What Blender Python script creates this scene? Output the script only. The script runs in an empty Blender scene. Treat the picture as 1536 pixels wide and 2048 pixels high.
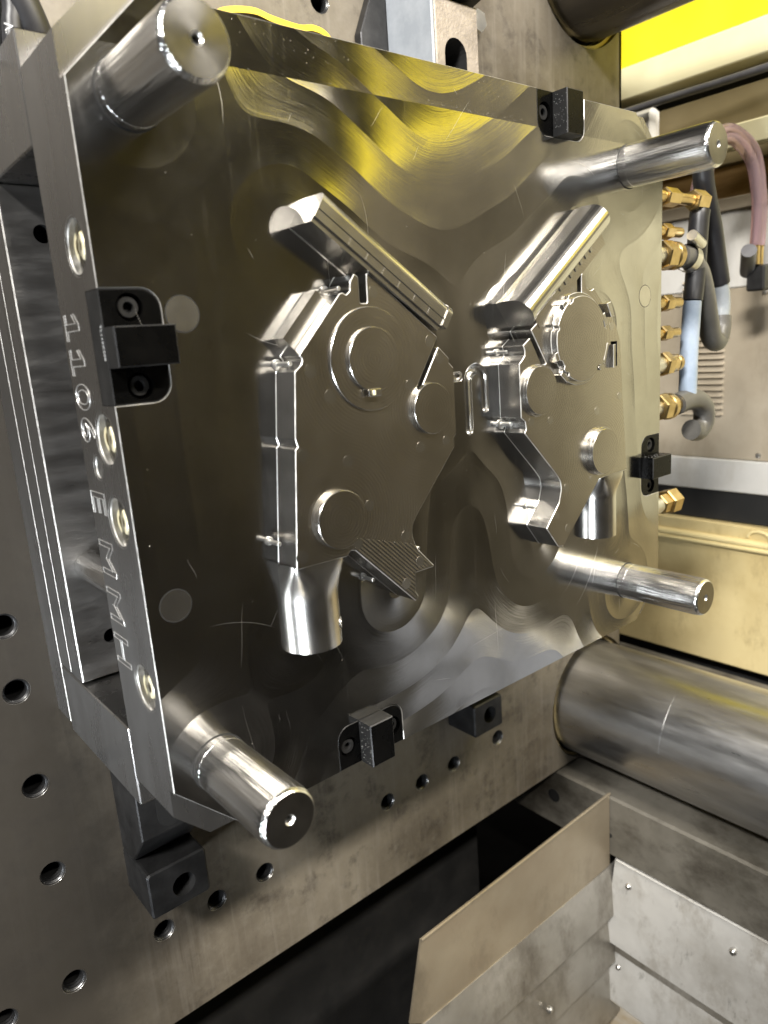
import bpy, bmesh, math, random
from math import pi, sin, cos, radians, hypot, atan2
from mathutils import Vector, Matrix
from mathutils.geometry import tessellate_polygon
random.seed(7)
S = 0.001                                   # everything below is written in millimetres
sc = bpy.context.scene
COL = sc.collection

# ------------------------------------------------------------------ camera
cd = bpy.data.cameras.new("camera"); cam = bpy.data.objects.new("camera", cd); COL.objects.link(cam)
cd.sensor_fit = 'VERTICAL'; cd.sensor_height = 36.0; cd.lens = 25.72
cd.clip_start = 0.01; cd.clip_end = 50
RW = [[0.7669891546883917, -0.6376637717327331, -0.07150210353528579],
      [-0.19639211578497343, -0.12720413453046664, -0.9722392941122346],
      [0.6108664121130638, 0.7597394437423526, -0.2227963289064089]]
r0, r1, r2 = RW
cam.matrix_world = Matrix(((r0[0], -r1[0], -r2[0], -302.60*S), (r0[1], -r1[1], -r2[1], -290.94*S),
                           (r0[2], -r1[2], -r2[2], 41.37*S), (0, 0, 0, 1)))
cd.dof.use_dof = True; cd.dof.focus_distance = 0.44; cd.dof.aperture_fstop = 11.0
sc.camera = cam

# ------------------------------------------------------------------ world, lamps, exposure
w = bpy.data.worlds.new("World"); sc.world = w; w.use_nodes = True
bg = w.node_tree.nodes['Background']; bg.inputs[0].default_value = (0.34, 0.32, 0.29, 1); bg.inputs[1].default_value = 0.03

def area_lamp(name, loc, target, size, size_y, power, color):
    ld = bpy.data.lights.new(name, 'AREA'); ld.shape = 'RECTANGLE'; ld.size = size*S; ld.size_y = size_y*S
    ld.energy = power; ld.color = color
    o = bpy.data.objects.new(name, ld); COL.objects.link(o); o.location = Vector(loc)*S
    d = (Vector(target)-Vector(loc)).normalized()
    o.rotation_euler = d.to_track_quat('-Z', 'Y').to_euler()
    return o
area_lamp("ceiling_lamp", (170, -1180, 1160), (190, 60, -60), 1000, 80, 76, (1.0, 0.94, 0.84))
area_lamp("work_lamp", (-880, -340, -430), (-190, 10, -110), 240, 140, 1.25, (0.88, 0.94, 1.0)).data.spread = radians(60)
area_lamp("operator_side_lamp", (-1500, -800, 1300), (300, 0, -100), 460, 200, 34, (1.0, 0.97, 0.92)).data.spread = radians(110)
sc.view_settings.view_transform = 'Standard'; sc.view_settings.look = 'None'
sc.view_settings.exposure = 0.0; sc.view_settings.gamma = 1.0
sc.render.engine = 'CYCLES'
sc.cycles.use_denoising = True
sc.cycles.max_bounces = 8; sc.cycles.glossy_bounces = 5; sc.cycles.sample_clamp_indirect = 6.0
sc.cycles.caustics_reflective = False; sc.cycles.caustics_refractive = False

# ------------------------------------------------------------------ materials
def nd(nt, kind, **kw):
    n = nt.nodes.new(kind)
    for k, v in kw.items():
        if k.startswith('i_'): n.inputs[int(k[2:])].default_value = v
        else: setattr(n, k, v)
    return n
def math_n(nt, op, a, b=None, c=None):
    n = nt.nodes.new('ShaderNodeMath'); n.operation = op
    for i, v in enumerate((a, b, c)):
        if v is None: continue
        if hasattr(v, 'is_linked') or hasattr(v, 'links'): nt.links.new(v, n.inputs[i])
        else: n.inputs[i].default_value = v
    return n.outputs[0]
def new_mat(name):
    m = bpy.data.materials.new(name); m.use_nodes = True
    nt = m.node_tree; b = nt.nodes['Principled BSDF']
    tc = nd(nt, 'ShaderNodeTexCoord')
    geo = nd(nt, 'ShaderNodeNewGeometry')
    return m, nt, b, geo.outputs['Position'], tc
def ramp(nt, fac, stops):
    r = nt.nodes.new('ShaderNodeValToRGB'); nt.links.new(fac, r.inputs[0])
    el = r.color_ramp.elements
    while len(el) < len(stops): el.new(0.5)
    for e, (p, c) in zip(el, stops):
        e.position = p; e.color = (c[0], c[1], c[2], 1) if len(c) == 3 else c
    return r.outputs[0]
def noise(nt, vec, scale, detail=4, rough=0.55, stretch=None):
    if stretch:
        mp = nd(nt, 'ShaderNodeMapping'); mp.inputs['Scale'].default_value = stretch
        nt.links.new(vec, mp.inputs[0]); vec = mp.outputs[0]
    n = nd(nt, 'ShaderNodeTexNoise'); n.inputs['Scale'].default_value = scale
    n.inputs['Detail'].default_value = detail; n.inputs['Roughness'].default_value = rough
    nt.links.new(vec, n.inputs['Vector'])
    return n.outputs['Fac']
def bump(nt, height, dist, strength=1.0, normal=None):
    b = nd(nt, 'ShaderNodeBump'); b.inputs['Strength'].default_value = strength; b.inputs['Distance'].default_value = dist
    nt.links.new(height, b.inputs['Height'])
    if normal is not None: nt.links.new(normal, b.inputs['Normal'])
    return b.outputs[0]
def mixc(nt, fac, a, b):
    m = nd(nt, 'ShaderNodeMix', data_type='RGBA')
    nt.links.new(fac, m.inputs[0])
    for v, i in ((a, 6), (b, 7)):
        if isinstance(v, tuple): m.inputs[i].default_value = (*v, 1)
        else: nt.links.new(v, m.inputs[i])
    return m.outputs[2]

def metal(name, c1, c2, rough, rvar=0.08, scale=60, metallic=1.0, stretch=None, bdist=0, bscale=900, aniso=0, axis='Z', arot=0.0):
    m, nt, b, pos, tc = new_mat(name)
    n1 = noise(nt, pos, scale, 5, 0.6, stretch)
    nt.links.new(mixc(nt, ramp(nt, n1, [(0.35, (0, 0, 0)), (0.68, (1, 1, 1))]), c1, c2), b.inputs['Base Color'])
    b.inputs['Metallic'].default_value = metallic
    n2 = noise(nt, pos, scale*2.3, 4, 0.6, stretch)
    nt.links.new(math_n(nt, 'MULTIPLY_ADD', n2, rvar*2, rough-rvar), b.inputs['Roughness'])
    if bdist: nt.links.new(bump(nt, noise(nt, pos, bscale, 3, 0.6, stretch), bdist), b.inputs['Normal'])
    if aniso:
        b.inputs['Anisotropic'].default_value = aniso; b.inputs['Anisotropic Rotation'].default_value = arot
        t = nd(nt, 'ShaderNodeTangent', direction_type='RADIAL', axis=axis); nt.links.new(t.outputs[0], b.inputs['Tangent'])
    return m
def paint(name, c1, c2, rough, scale=12, bdist=0, bscale=400, metallic=0.0, stretch=None, lo=0.4, hi=0.7):
    m, nt, b, pos, tc = new_mat(name)
    n1 = noise(nt, pos, scale, 6, 0.65, stretch)
    nt.links.new(mixc(nt, ramp(nt, n1, [(lo, (0, 0, 0)), (hi, (1, 1, 1))]), c1, c2), b.inputs['Base Color'])
    b.inputs['Metallic'].default_value = metallic
    nt.links.new(math_n(nt, 'MULTIPLY_ADD', n1, 0.2, rough-0.1), b.inputs['Roughness'])
    if bdist: nt.links.new(bump(nt, noise(nt, pos, bscale, 3), bdist), b.inputs['Normal'])
    return m
def stain(m, color, scale, stretch, lo, hi, amount):
    nt = m.node_tree; b = nt.nodes['Principled BSDF']; l = b.inputs['Base Color'].links[0]; src = l.from_socket
    g = nd(nt, 'ShaderNodeNewGeometry')
    f = ramp(nt, noise(nt, g.outputs['Position'], scale, 7, 0.72, stretch), [(lo, (0, 0, 0)), (hi, (amount, amount, amount))])
    nt.links.new(mixc(nt, f, src, color), b.inputs['Base Color'])

def dist2d(nt, sep, x, z):
    dx = math_n(nt, 'SUBTRACT', sep.outputs[0], x*S); dz = math_n(nt, 'SUBTRACT', sep.outputs[2], z*S)
    return math_n(nt, 'SQRT', math_n(nt, 'ADD', math_n(nt, 'MULTIPLY', dx, dx), math_n(nt, 'MULTIPLY', dz, dz)))
def seg2d(nt, pos, a, b):                   # distance in the XZ plane to a segment
    sep = nd(nt, 'ShaderNodeSeparateXYZ'); nt.links.new(pos, sep.inputs[0])
    ax, az = a[0]*S, a[1]*S; ux, uz = b[0]*S-ax, b[1]*S-az; L2 = ux*ux+uz*uz
    px = math_n(nt, 'SUBTRACT', sep.outputs[0], ax); pz = math_n(nt, 'SUBTRACT', sep.outputs[2], az)
    t = math_n(nt, 'DIVIDE', math_n(nt, 'ADD', math_n(nt, 'MULTIPLY', px, ux), math_n(nt, 'MULTIPLY', pz, uz)), L2)
    cl = nd(nt, 'ShaderNodeClamp'); nt.links.new(t, cl.inputs[0]); t = cl.outputs[0]
    qx = math_n(nt, 'MULTIPLY_ADD', t, -ux, px); qz = math_n(nt, 'MULTIPLY_ADD', t, -uz, pz)
    return math_n(nt, 'SQRT', math_n(nt, 'ADD', math_n(nt, 'MULTIPLY', qx, qx), math_n(nt, 'MULTIPLY', qz, qz)))

def face_steel():
    # fly-cut and contour-blended parting face: cutter passes run round the pins and cores
    m, nt, b, pos, tc = new_mat("milled_parting_face")
    sep = nd(nt, 'ShaderNodeSeparateXYZ'); nt.links.new(pos, sep.inputs[0])
    dd = None
    segs = [((-129, 30), (-129, -95)), ((-111, 95), (-38, 50)), ((-38, 50), (-30, -10)), ((-60, -48), (-64, -88)),
            ((30, 60), (100, 108)), ((26, 55), (26, -12)), ((50, -40), (56, -85)), ((120, 40), (132, -95)),
            ((-176, 141), (-176, 142)), ((157, 143), (157, 144)), ((157, -141), (157, -142)), ((-176, -141), (-176, -142))]
    for a, c in segs:
        d = seg2d(nt, pos, a, c); dd = d if dd is None else math_n(nt, 'SMOOTH_MIN', dd, d, 0.034)
    wob = noise(nt, pos, 8, 2, 0.4)
    dw = math_n(nt, 'MULTIPLY_ADD', wob, 0.020, dd)
    fr = math_n(nt, 'FRACT', math_n(nt, 'DIVIDE', dw, 0.018))
    tri = math_n(nt, 'SUBTRACT', fr, 0.5); h1 = math_n(nt, 'MULTIPLY', math_n(nt, 'MULTIPLY', tri, tri), 4.0)
    am = ramp(nt, noise(nt, pos, 11, 2, 0.5), [(0.38, (0, 0, 0)), (0.56, (1, 1, 1))])
    sw = math_n(nt, 'SINE', math_n(nt, 'MULTIPLY', dw, 2*pi/0.041))
    hh = math_n(nt, 'ADD', math_n(nt, 'MULTIPLY', math_n(nt, 'MULTIPLY', h1, am), 1.0), math_n(nt, 'MULTIPLY', sw, 0.22))
    n0 = bump(nt, hh, 0.00022)
    # fine cutter lay that follows the contour passes
    cx = nd(nt, 'ShaderNodeCombineXYZ')
    nt.links.new(math_n(nt, 'MULTIPLY', dw, 900.0), cx.inputs[0])
    nt.links.new(math_n(nt, 'MULTIPLY', sep.outputs[0], 26.0), cx.inputs[1]); nt.links.new(math_n(nt, 'MULTIPLY', sep.outputs[2], 26.0), cx.inputs[2])
    lay = noise(nt, cx.outputs[0], 1.0, 3, 0.7)
    n1 = bump(nt, lay, 0.000024, 1.0, n0)
    v = nd(nt, 'ShaderNodeTexVoronoi', feature='SMOOTH_F1'); v.inputs['Scale'].default_value = 14; v.inputs['Smoothness'].default_value = 0.35
    nt.links.new(pos, v.inputs['Vector'])
    vh = math_n(nt, 'MULTIPLY', v.outputs['Distance'], v.outputs['Distance'])
    n2 = bump(nt, vh, 0.0006, 1.0, n1)
    # relief strip along the top edge, z above 156 mm
    zb = math_n(nt, 'MAXIMUM', math_n(nt, 'SUBTRACT', sep.outputs[2], 0.1565), 0.0)
    n3 = bump(nt, zb, 0.075, 1.0, n2)
    n4 = bump(nt, noise(nt, pos, 500, 4, 0.6, (1, 1, 0.35)), 0.000006, 1.0, n3)
    nt.links.new(n4, b.inputs['Normal'])
    st = noise(nt, pos, 16, 6, 0.65)
    nt.links.new(mixc(nt, ramp(nt, st, [(0.3, (0, 0, 0)), (0.7, (1, 1, 1))]), (0.35, 0.342, 0.328), (0.46, 0.452, 0.438)), b.inputs['Base Color'])
    b.inputs['Metallic'].default_value = 1.0
    sm = noise(nt, pos, 42, 5, 0.7)
    sk = ramp(nt, noise(nt, pos, 150, 4, 0.7, (1, 1, 0.06)), [(0.60, (0, 0, 0)), (0.78, (1, 1, 1))])
    rg = math_n(nt, 'MULTIPLY_ADD', sm, 0.12, 0.075)
    nt.links.new(math_n(nt, 'MULTIPLY_ADD', sk, 0.08, rg), b.inputs['Roughness'])
    return m
def core_steel(name, centres, lam=0.0017, amp=0.0000045, rough=0.24, ribs=None):
    # finish-milled core faces: fine rings round each boss
    m, nt, b, pos, tc = new_mat(name)
    sep = nd(nt, 'ShaderNodeSeparateXYZ'); nt.links.new(pos, sep.inputs[0])
    dd = None
    for x, z in centres:
        d = dist2d(nt, sep, x, z); dd = d if dd is None else math_n(nt, 'MINIMUM', dd, d)
    s = math_n(nt, 'SINE', math_n(nt, 'MULTIPLY', dd, 2*pi/lam))
    n1 = bump(nt, s, amp)
    if ribs:
        q = math_n(nt, 'ADD', math_n(nt, 'MULTIPLY', sep.outputs[0], 0.70), math_n(nt, 'MULTIPLY', sep.outputs[2], 0.714))
        rs = math_n(nt, 'SINE', math_n(nt, 'MULTIPLY', q, 2*pi/0.0017))
        e1 = math_n(nt, 'MULTIPLY_ADD', sep.outputs[0], 0.30, math_n(nt, 'MULTIPLY', sep.outputs[2], 0.95))
        k = math_n(nt, 'LESS_THAN', e1, -0.0760)
        k = math_n(nt, 'MULTIPLY', k, math_n(nt, 'GREATER_THAN', sep.outputs[0], -0.101))
        n1 = bump(nt, math_n(nt, 'MULTIPLY', rs, k), 0.00006, 1.0, n1)
    n2 = bump(nt, noise(nt, pos, 700, 3), 0.000004, 1.0, n1)
    nt.links.new(n2, b.inputs['Normal'])
    st = noise(nt, pos, 30, 5, 0.6)
    nt.links.new(mixc(nt, st, (0.44, 0.41, 0.36), (0.54, 0.51, 0.46)), b.inputs['Base Color'])
    b.inputs['Metallic'].default_value = 1.0
    nt.links.new(math_n(nt, 'MULTIPLY_ADD', st, 0.12, rough-0.06), b.inputs['Roughness'])
    return m
def platen_steel():
    m, nt, b, pos, tc = new_mat("stained_platen_steel")
    n1 = noise(nt, pos, 7, 8, 0.68); n2 = noise(nt, pos, 34, 6, 0.7); n3 = noise(nt, pos, 5, 5, 0.6, (3.0, 1, 0.5))
    c = mixc(nt, ramp(nt, n1, [(0.36, (0, 0, 0)), (0.62, (1, 1, 1))]), (0.084, 0.070, 0.052), (0.158, 0.138, 0.106))
    c = mixc(nt, ramp(nt, n3, [(0.52, (0, 0, 0)), (0.72, (0.7, 0.7, 0.7))]), c, (0.065, 0.052, 0.036))
    c = mixc(nt, ramp(nt, n2, [(0.53, (0, 0, 0)), (0.70, (0.9, 0.9, 0.9))]), c, (0.045, 0.037, 0.028))
    n6 = noise(nt, pos, 120, 4, 0.7, (1, 1, 0.05))
    c = mixc(nt, ramp(nt, n6, [(0.52, (0, 0, 0)), (0.75, (0.5, 0.5, 0.5))]), c, (0.20, 0.18, 0.15))
    n5 = noise(nt, pos, 95, 5, 0.75)
    c = mixc(nt, ramp(nt, n5, [(0.50, (0, 0, 0)), (0.72, (0.4, 0.4, 0.4))]), c, (0.175, 0.158, 0.13))
    # shade over the operator side half of the platen, painted into the colour
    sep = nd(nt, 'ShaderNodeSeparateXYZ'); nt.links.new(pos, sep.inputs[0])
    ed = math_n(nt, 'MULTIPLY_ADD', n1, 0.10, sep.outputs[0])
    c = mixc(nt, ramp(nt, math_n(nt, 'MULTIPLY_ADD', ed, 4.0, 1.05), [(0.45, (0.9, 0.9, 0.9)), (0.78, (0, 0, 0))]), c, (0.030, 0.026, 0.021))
    nt.links.new(c, b.inputs['Base Color'])
    b.inputs['Metallic'].default_value = 0.12
    nt.links.new(math_n(nt, 'MULTIPLY_ADD', n2, 0.25, 0.40), b.inputs['Roughness'])
    nt.links.new(bump(nt, noise(nt, pos, 260, 5), 0.00006), b.inputs['Normal'])
    return m

M = {}
M['face'] = face_steel()
M['core_l'] = core_steel("milled_core_left", [(-82.7, 35), (-46.5, 8), (-108.5, -37), (-60, -120)], ribs=True)
M['core_r'] = core_steel("milled_core_right", [(76.5, 36), (39.5, 9), (101, -35.5), (50, -120)])
M['wall'] = metal("polished_core_wall", (0.46, 0.445, 0.42), (0.56, 0.545, 0.52), 0.25, 0.05, 40)
M['side'] = metal("ground_plate_side", (0.33, 0.32, 0.31), (0.40, 0.39, 0.38), 0.28, 0.05, 25, aniso=0.75, axis='Z', arot=0.0, stretch=(1, 1, 0.2))
M['edge'] = metal("broken_edge_highlight", (0.36, 0.35, 0.33), (0.74, 0.72, 0.68), 0.44, 0.12, 130, metallic=0.8)  # paler than the plates: the edge highlights are put into the colour
M['pin'] = metal("ground_guide_pin", (0.68, 0.67, 0.65), (0.80, 0.79, 0.77), 0.22, 0.07, 18, stretch=(14, 0.22, 14), bdist=0.0007, bscale=30)
M['turned'] = metal("turned_pin_end", (0.27, 0.26, 0.245), (0.34, 0.33, 0.31), 0.20, 0.04, 60, aniso=0.5, axis='Y', arot=0.25)
M['ejplate'] = metal("rough_ejector_plate", (0.42, 0.41, 0.40), (0.62, 0.61, 0.60), 0.34, 0.14, 34, stretch=(0.4, 1, 1.6), bdist=0.0007, bscale=70)
M['black'] = paint("black_oxide", (0.0010, 0.0010, 0.0010), (0.0018, 0.0017, 0.0016), 0.28, 80)
M['black'].node_tree.nodes['Principled BSDF'].inputs['Specular IOR Level'].default_value = 0.10
M['black_side'] = paint("worn_black_oxide", (0.010, 0.010, 0.010), (0.016, 0.0155, 0.015), 0.42, 80)
M['black_side'].node_tree.nodes['Principled BSDF'].inputs['Specular IOR Level'].default_value = 0.18
M['engrave'] = metal('engraved_edge', (0.62, 0.61, 0.59), (0.72, 0.71, 0.69), 0.42, 0.04, 60, metallic=0.85)
M['hole'] = paint("bore_shade", (0.004, 0.004, 0.004), (0.006, 0.006, 0.006), 0.8)  # near-black colour stands in for the shade inside holes, slots and gaps
M['bolt'] = metal("zinc_bolt", (0.58, 0.57, 0.55), (0.70, 0.69, 0.66), 0.34, 0.06, 60)
M['brass'] = metal("brass", (0.44, 0.32, 0.14), (0.60, 0.46, 0.23), 0.32, 0.08, 90)
M['plug'] = metal("brass_plug", (0.80, 0.72, 0.46), (0.88, 0.82, 0.60), 0.38, 0.05, 70, metallic=0.45)
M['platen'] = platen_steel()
M['tie'] = metal("oily_tie_bar", (0.46, 0.455, 0.45), (0.72, 0.715, 0.71), 0.33, 0.16, 11, stretch=(4, 0.6, 4), bdist=0.00025, bscale=22)
M['tie_dark'] = metal("dark_tie_bar", (0.13, 0.125, 0.12), (0.20, 0.19, 0.18), 0.30, 0.10, 7, stretch=(5, 0.7, 5), bdist=0.00008, bscale=30)
M['clamp'] = metal("dark_mold_clamp", (0.030, 0.030, 0.031), (0.065, 0.065, 0.066), 0.45, 0.08, 40, metallic=0.8, bdist=0.00012, bscale=160)
M['clamp_cast'] = metal("cast_clamp", (0.24, 0.21, 0.18), (0.33, 0.29, 0.25), 0.55, 0.05, 60, metallic=0.5, bdist=0.0004, bscale=420)
M['grey_paint'] = paint("grey_clamp_paint", (0.30, 0.33, 0.37), (0.40, 0.43, 0.47), 0.5, 40, 0.0001, 200)
M['yellow'] = paint("yellow_machine_paint", (0.80, 0.66, 0.02), (0.86, 0.72, 0.03), 0.4, 9)
M['strap'] = paint("yellow_strap", (0.75, 0.48, 0.02), (0.85, 0.60, 0.03), 0.35, 40)
M['cream'] = paint("cream_machine_paint", (0.66, 0.54, 0.26), (0.74, 0.62, 0.33), 0.42, 6, lo=0.3, hi=0.75)
M['cream_dirty'] = paint("dirty_cream_paint", (0.58, 0.46, 0.22), (0.72, 0.60, 0.32), 0.42, 7, lo=0.35, hi=0.6)
M['cream_pale'] = paint("pale_cream_paint", (0.76, 0.70, 0.44), (0.82, 0.77, 0.52), 0.4, 10)
M['beige'] = paint("beige_guard", (0.36, 0.305, 0.225), (0.45, 0.39, 0.30), 0.5, 8)
M['white'] = paint("white_guard", (0.60, 0.585, 0.55), (0.70, 0.685, 0.65), 0.45, 9)
M['tan'] = paint("tan_guard", (0.33, 0.27, 0.15), (0.40, 0.33, 0.19), 0.5, 8)
M['dark_tan'] = paint("dark_olive_cover", (0.155, 0.135, 0.09), (0.225, 0.195, 0.135), 0.5, 5)
M['wood'] = paint("brown_board", (0.42, 0.26, 0.10), (0.55, 0.36, 0.16), 0.6, 30, stretch=(1, 1, 6))
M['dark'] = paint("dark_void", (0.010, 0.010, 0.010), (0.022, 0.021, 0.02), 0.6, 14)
M['bed'] = metal("dirty_bed_beam", (0.15, 0.14, 0.115), (0.30, 0.28, 0.24), 0.42, 0.1, 9, metallic=0.5, bdist=0.0001, bscale=90)
M['sheet'] = paint("galvanised_sheet", (0.46, 0.44, 0.40), (0.68, 0.67, 0.64), 0.40, 9, metallic=0.3, bdist=0.004, bscale=11, lo=0.30, hi=0.55)
M['sheet_grey'] = metal("satin_sheet", (0.30, 0.28, 0.24), (0.50, 0.48, 0.44), 0.36, 0.10, 10, metallic=0.7, bdist=0.003, bscale=9)
M['sheet_tan'] = metal("tan_satin_sheet", (0.27, 0.22, 0.155), (0.36, 0.31, 0.23), 0.38, 0.10, 9, metallic=0.5, bdist=0.003, bscale=7)
M['reflector_sheet'] = paint('pale_added_reflector', (0.50, 0.52, 0.56), (0.66, 0.68, 0.73), 0.4, 9)  # colour of the added sheets that reflect in the mold face
M['rust'] = paint("rusty_sheet", (0.46, 0.42, 0.35), (0.33, 0.24, 0.12), 0.6, 12, stretch=(1, 0.6, 2), lo=0.45, hi=0.62)
M['rubber'] = paint("black_rubber", (0.010, 0.010, 0.012), (0.018, 0.018, 0.02), 0.42, 40)
M['grey_hose'] = paint("grey_hose", (0.065, 0.062, 0.056), (0.10, 0.095, 0.086), 0.40, 40)
M['blue_hose'] = paint("pale_blue_hose", (0.22, 0.27, 0.34), (0.32, 0.37, 0.45), 0.35, 40)
M['hose_highlight'] = paint('black_hose_highlight', (0.22, 0.24, 0.26), (0.30, 0.32, 0.34), 0.35, 40)  # black hose with its pale highlight put into the colour
M['cable'] = paint("grey_cable", (0.09, 0.09, 0.10), (0.13, 0.13, 0.14), 0.45, 40)
M['print'] = paint("white_print", (0.55, 0.55, 0.55), (0.65, 0.65, 0.65), 0.5, 60)
M['fixed'] = metal("fixed_half_steel", (0.14, 0.13, 0.118), (0.21, 0.195, 0.175), 0.5, 0.1, 6, metallic=0.7)
M['floor'] = paint("oily_floor", (0.05, 0.048, 0.045), (0.10, 0.095, 0.09), 0.5, 6)
stain(M['sheet'], (0.22, 0.18, 0.12), 16, (1, 0.8, 0.5), 0.50, 0.72, 0.8)
stain(M['sheet'], (0.10, 0.09, 0.07), 60, (1, 1, 0.4), 0.60, 0.74, 0.7)
stain(M['sheet_grey'], (0.12, 0.10, 0.075), 14, (1, 1, 0.6), 0.50, 0.72, 0.8)
stain(M['sheet_tan'], (0.10, 0.08, 0.055), 12, (1, 1, 0.5), 0.50, 0.75, 0.75)
stain(M['bed'], (0.06, 0.05, 0.038), 16, (1, 0.7, 1), 0.46, 0.66, 0.85)
stain(M['cream_dirty'], (0.30, 0.22, 0.10), 22, (1, 1, 0.5), 0.55, 0.75, 0.6)
stain(M['beige'], (0.22, 0.18, 0.12), 14, (1, 1, 0.4), 0.52, 0.74, 0.6)
stain(M['white'], (0.40, 0.36, 0.29), 12, (1, 1, 0.4), 0.52, 0.74, 0.6)
stain(M['yellow'], (0.45, 0.34, 0.03), 18, (1, 1, 0.5), 0.58, 0.78, 0.5)
stain(M['face'], (0.20, 0.15, 0.10), 55, (1, 1, 0.7), 0.62, 0.74, 0.45)
M['scratch'] = metal('fine_scratch', (0.62, 0.61, 0.59), (0.72, 0.71, 0.69), 0.42, 0.05, 80)
def tube_mat():
    m, nt, b, pos, tc = new_mat("pink_clear_tube")
    b.inputs['Base Color'].default_value = (0.66, 0.47, 0.50, 1); b.inputs['Roughness'].default_value = 0.12
    b.inputs['Transmission Weight'].default_value = 0.8; b.inputs['IOR'].default_value = 1.2
    return m
M['tube'] = tube_mat()
def oil_mat():
    m, nt, b, pos, tc = new_mat("oil_drop")
    b.inputs['Base Color'].default_value = (0.42, 0.39, 0.34, 1); b.inputs['Roughness'].default_value = 0.12
    b.inputs['Metallic'].default_value = 0.6
    return m
M['oil'] = oil_mat()
M['grease'] = paint('grey_grease', (0.16, 0.16, 0.155), (0.3, 0.3, 0.29), 0.35, 300)

# ------------------------------------------------------------------ mesh helpers
def area(p):
    return 0.5*sum(p[i][0]*p[(i+1) % len(p)][1]-p[(i+1) % len(p)][0]*p[i][1] for i in range(len(p)))
def ccw(p): return list(p) if area(p) > 0 else list(reversed(p))
def rounded(p, r=0.8, n=4, special=None):
    out = []; N = len(p)
    for i in range(N):
        a, b, c = Vector(p[i-1]), Vector(p[i]), Vector(p[(i+1) % N])
        u, v = a-b, c-b; lu, lv = u.length, v.length
        if lu < 1e-6 or lv < 1e-6: out.append(tuple(b)); continue
        u /= lu; v /= lv; cosang = max(-1, min(1, u.dot(v))); ang = math.acos(cosang)
        rr = (special or {}).get(i, r)
        if ang > radians(168) or ang < radians(8) or rr <= 0: out.append(tuple(b)); continue
        d = min(rr/math.tan(ang/2), lu*0.45, lv*0.45); q = d*math.tan(ang/2)
        bis = (u+v).normalized(); cen = b+bis*(q/sin(ang/2)); p0 = b+u*d; p1 = b+v*d
        a0 = atan2(*(p0-cen).yx); a1 = atan2(*(p1-cen).yx)
        da = (a1-a0+pi) % (2*pi)-pi
        for k in range(n+1):
            t = a0+da*k/n; out.append((cen.x+q*cos(t), cen.y+q*sin(t)))
    return out
def offset(p, d):                           # inward for a ccw polygon
    out = []; N = len(p)
    for i in range(N):
        a, b, c = Vector(p[i-1]), Vector(p[i]), Vector(p[(i+1) % N])
        e1 = (b-a); e2 = (c-b)
        if e1.length < 1e-6: e1 = e2
        if e2.length < 1e-6: e2 = e1
        e1.normalize(); e2.normalize()
        n1 = Vector((-e1.y, e1.x)); n2 = Vector((-e2.y, e2.x)); m = n1+n2
        if m.length < 0.3: m = n1
        m.normalize(); k = d/max(0.45, m.dot(n1))
        out.append((b.x+m.x*k, b.y+m.y*k))
    return out
def circle(x, z, r, n=32, a0=0.0): return [(x+r*cos(a0+2*pi*k/n), z+r*sin(a0+2*pi*k/n)) for k in range(n)]

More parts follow.
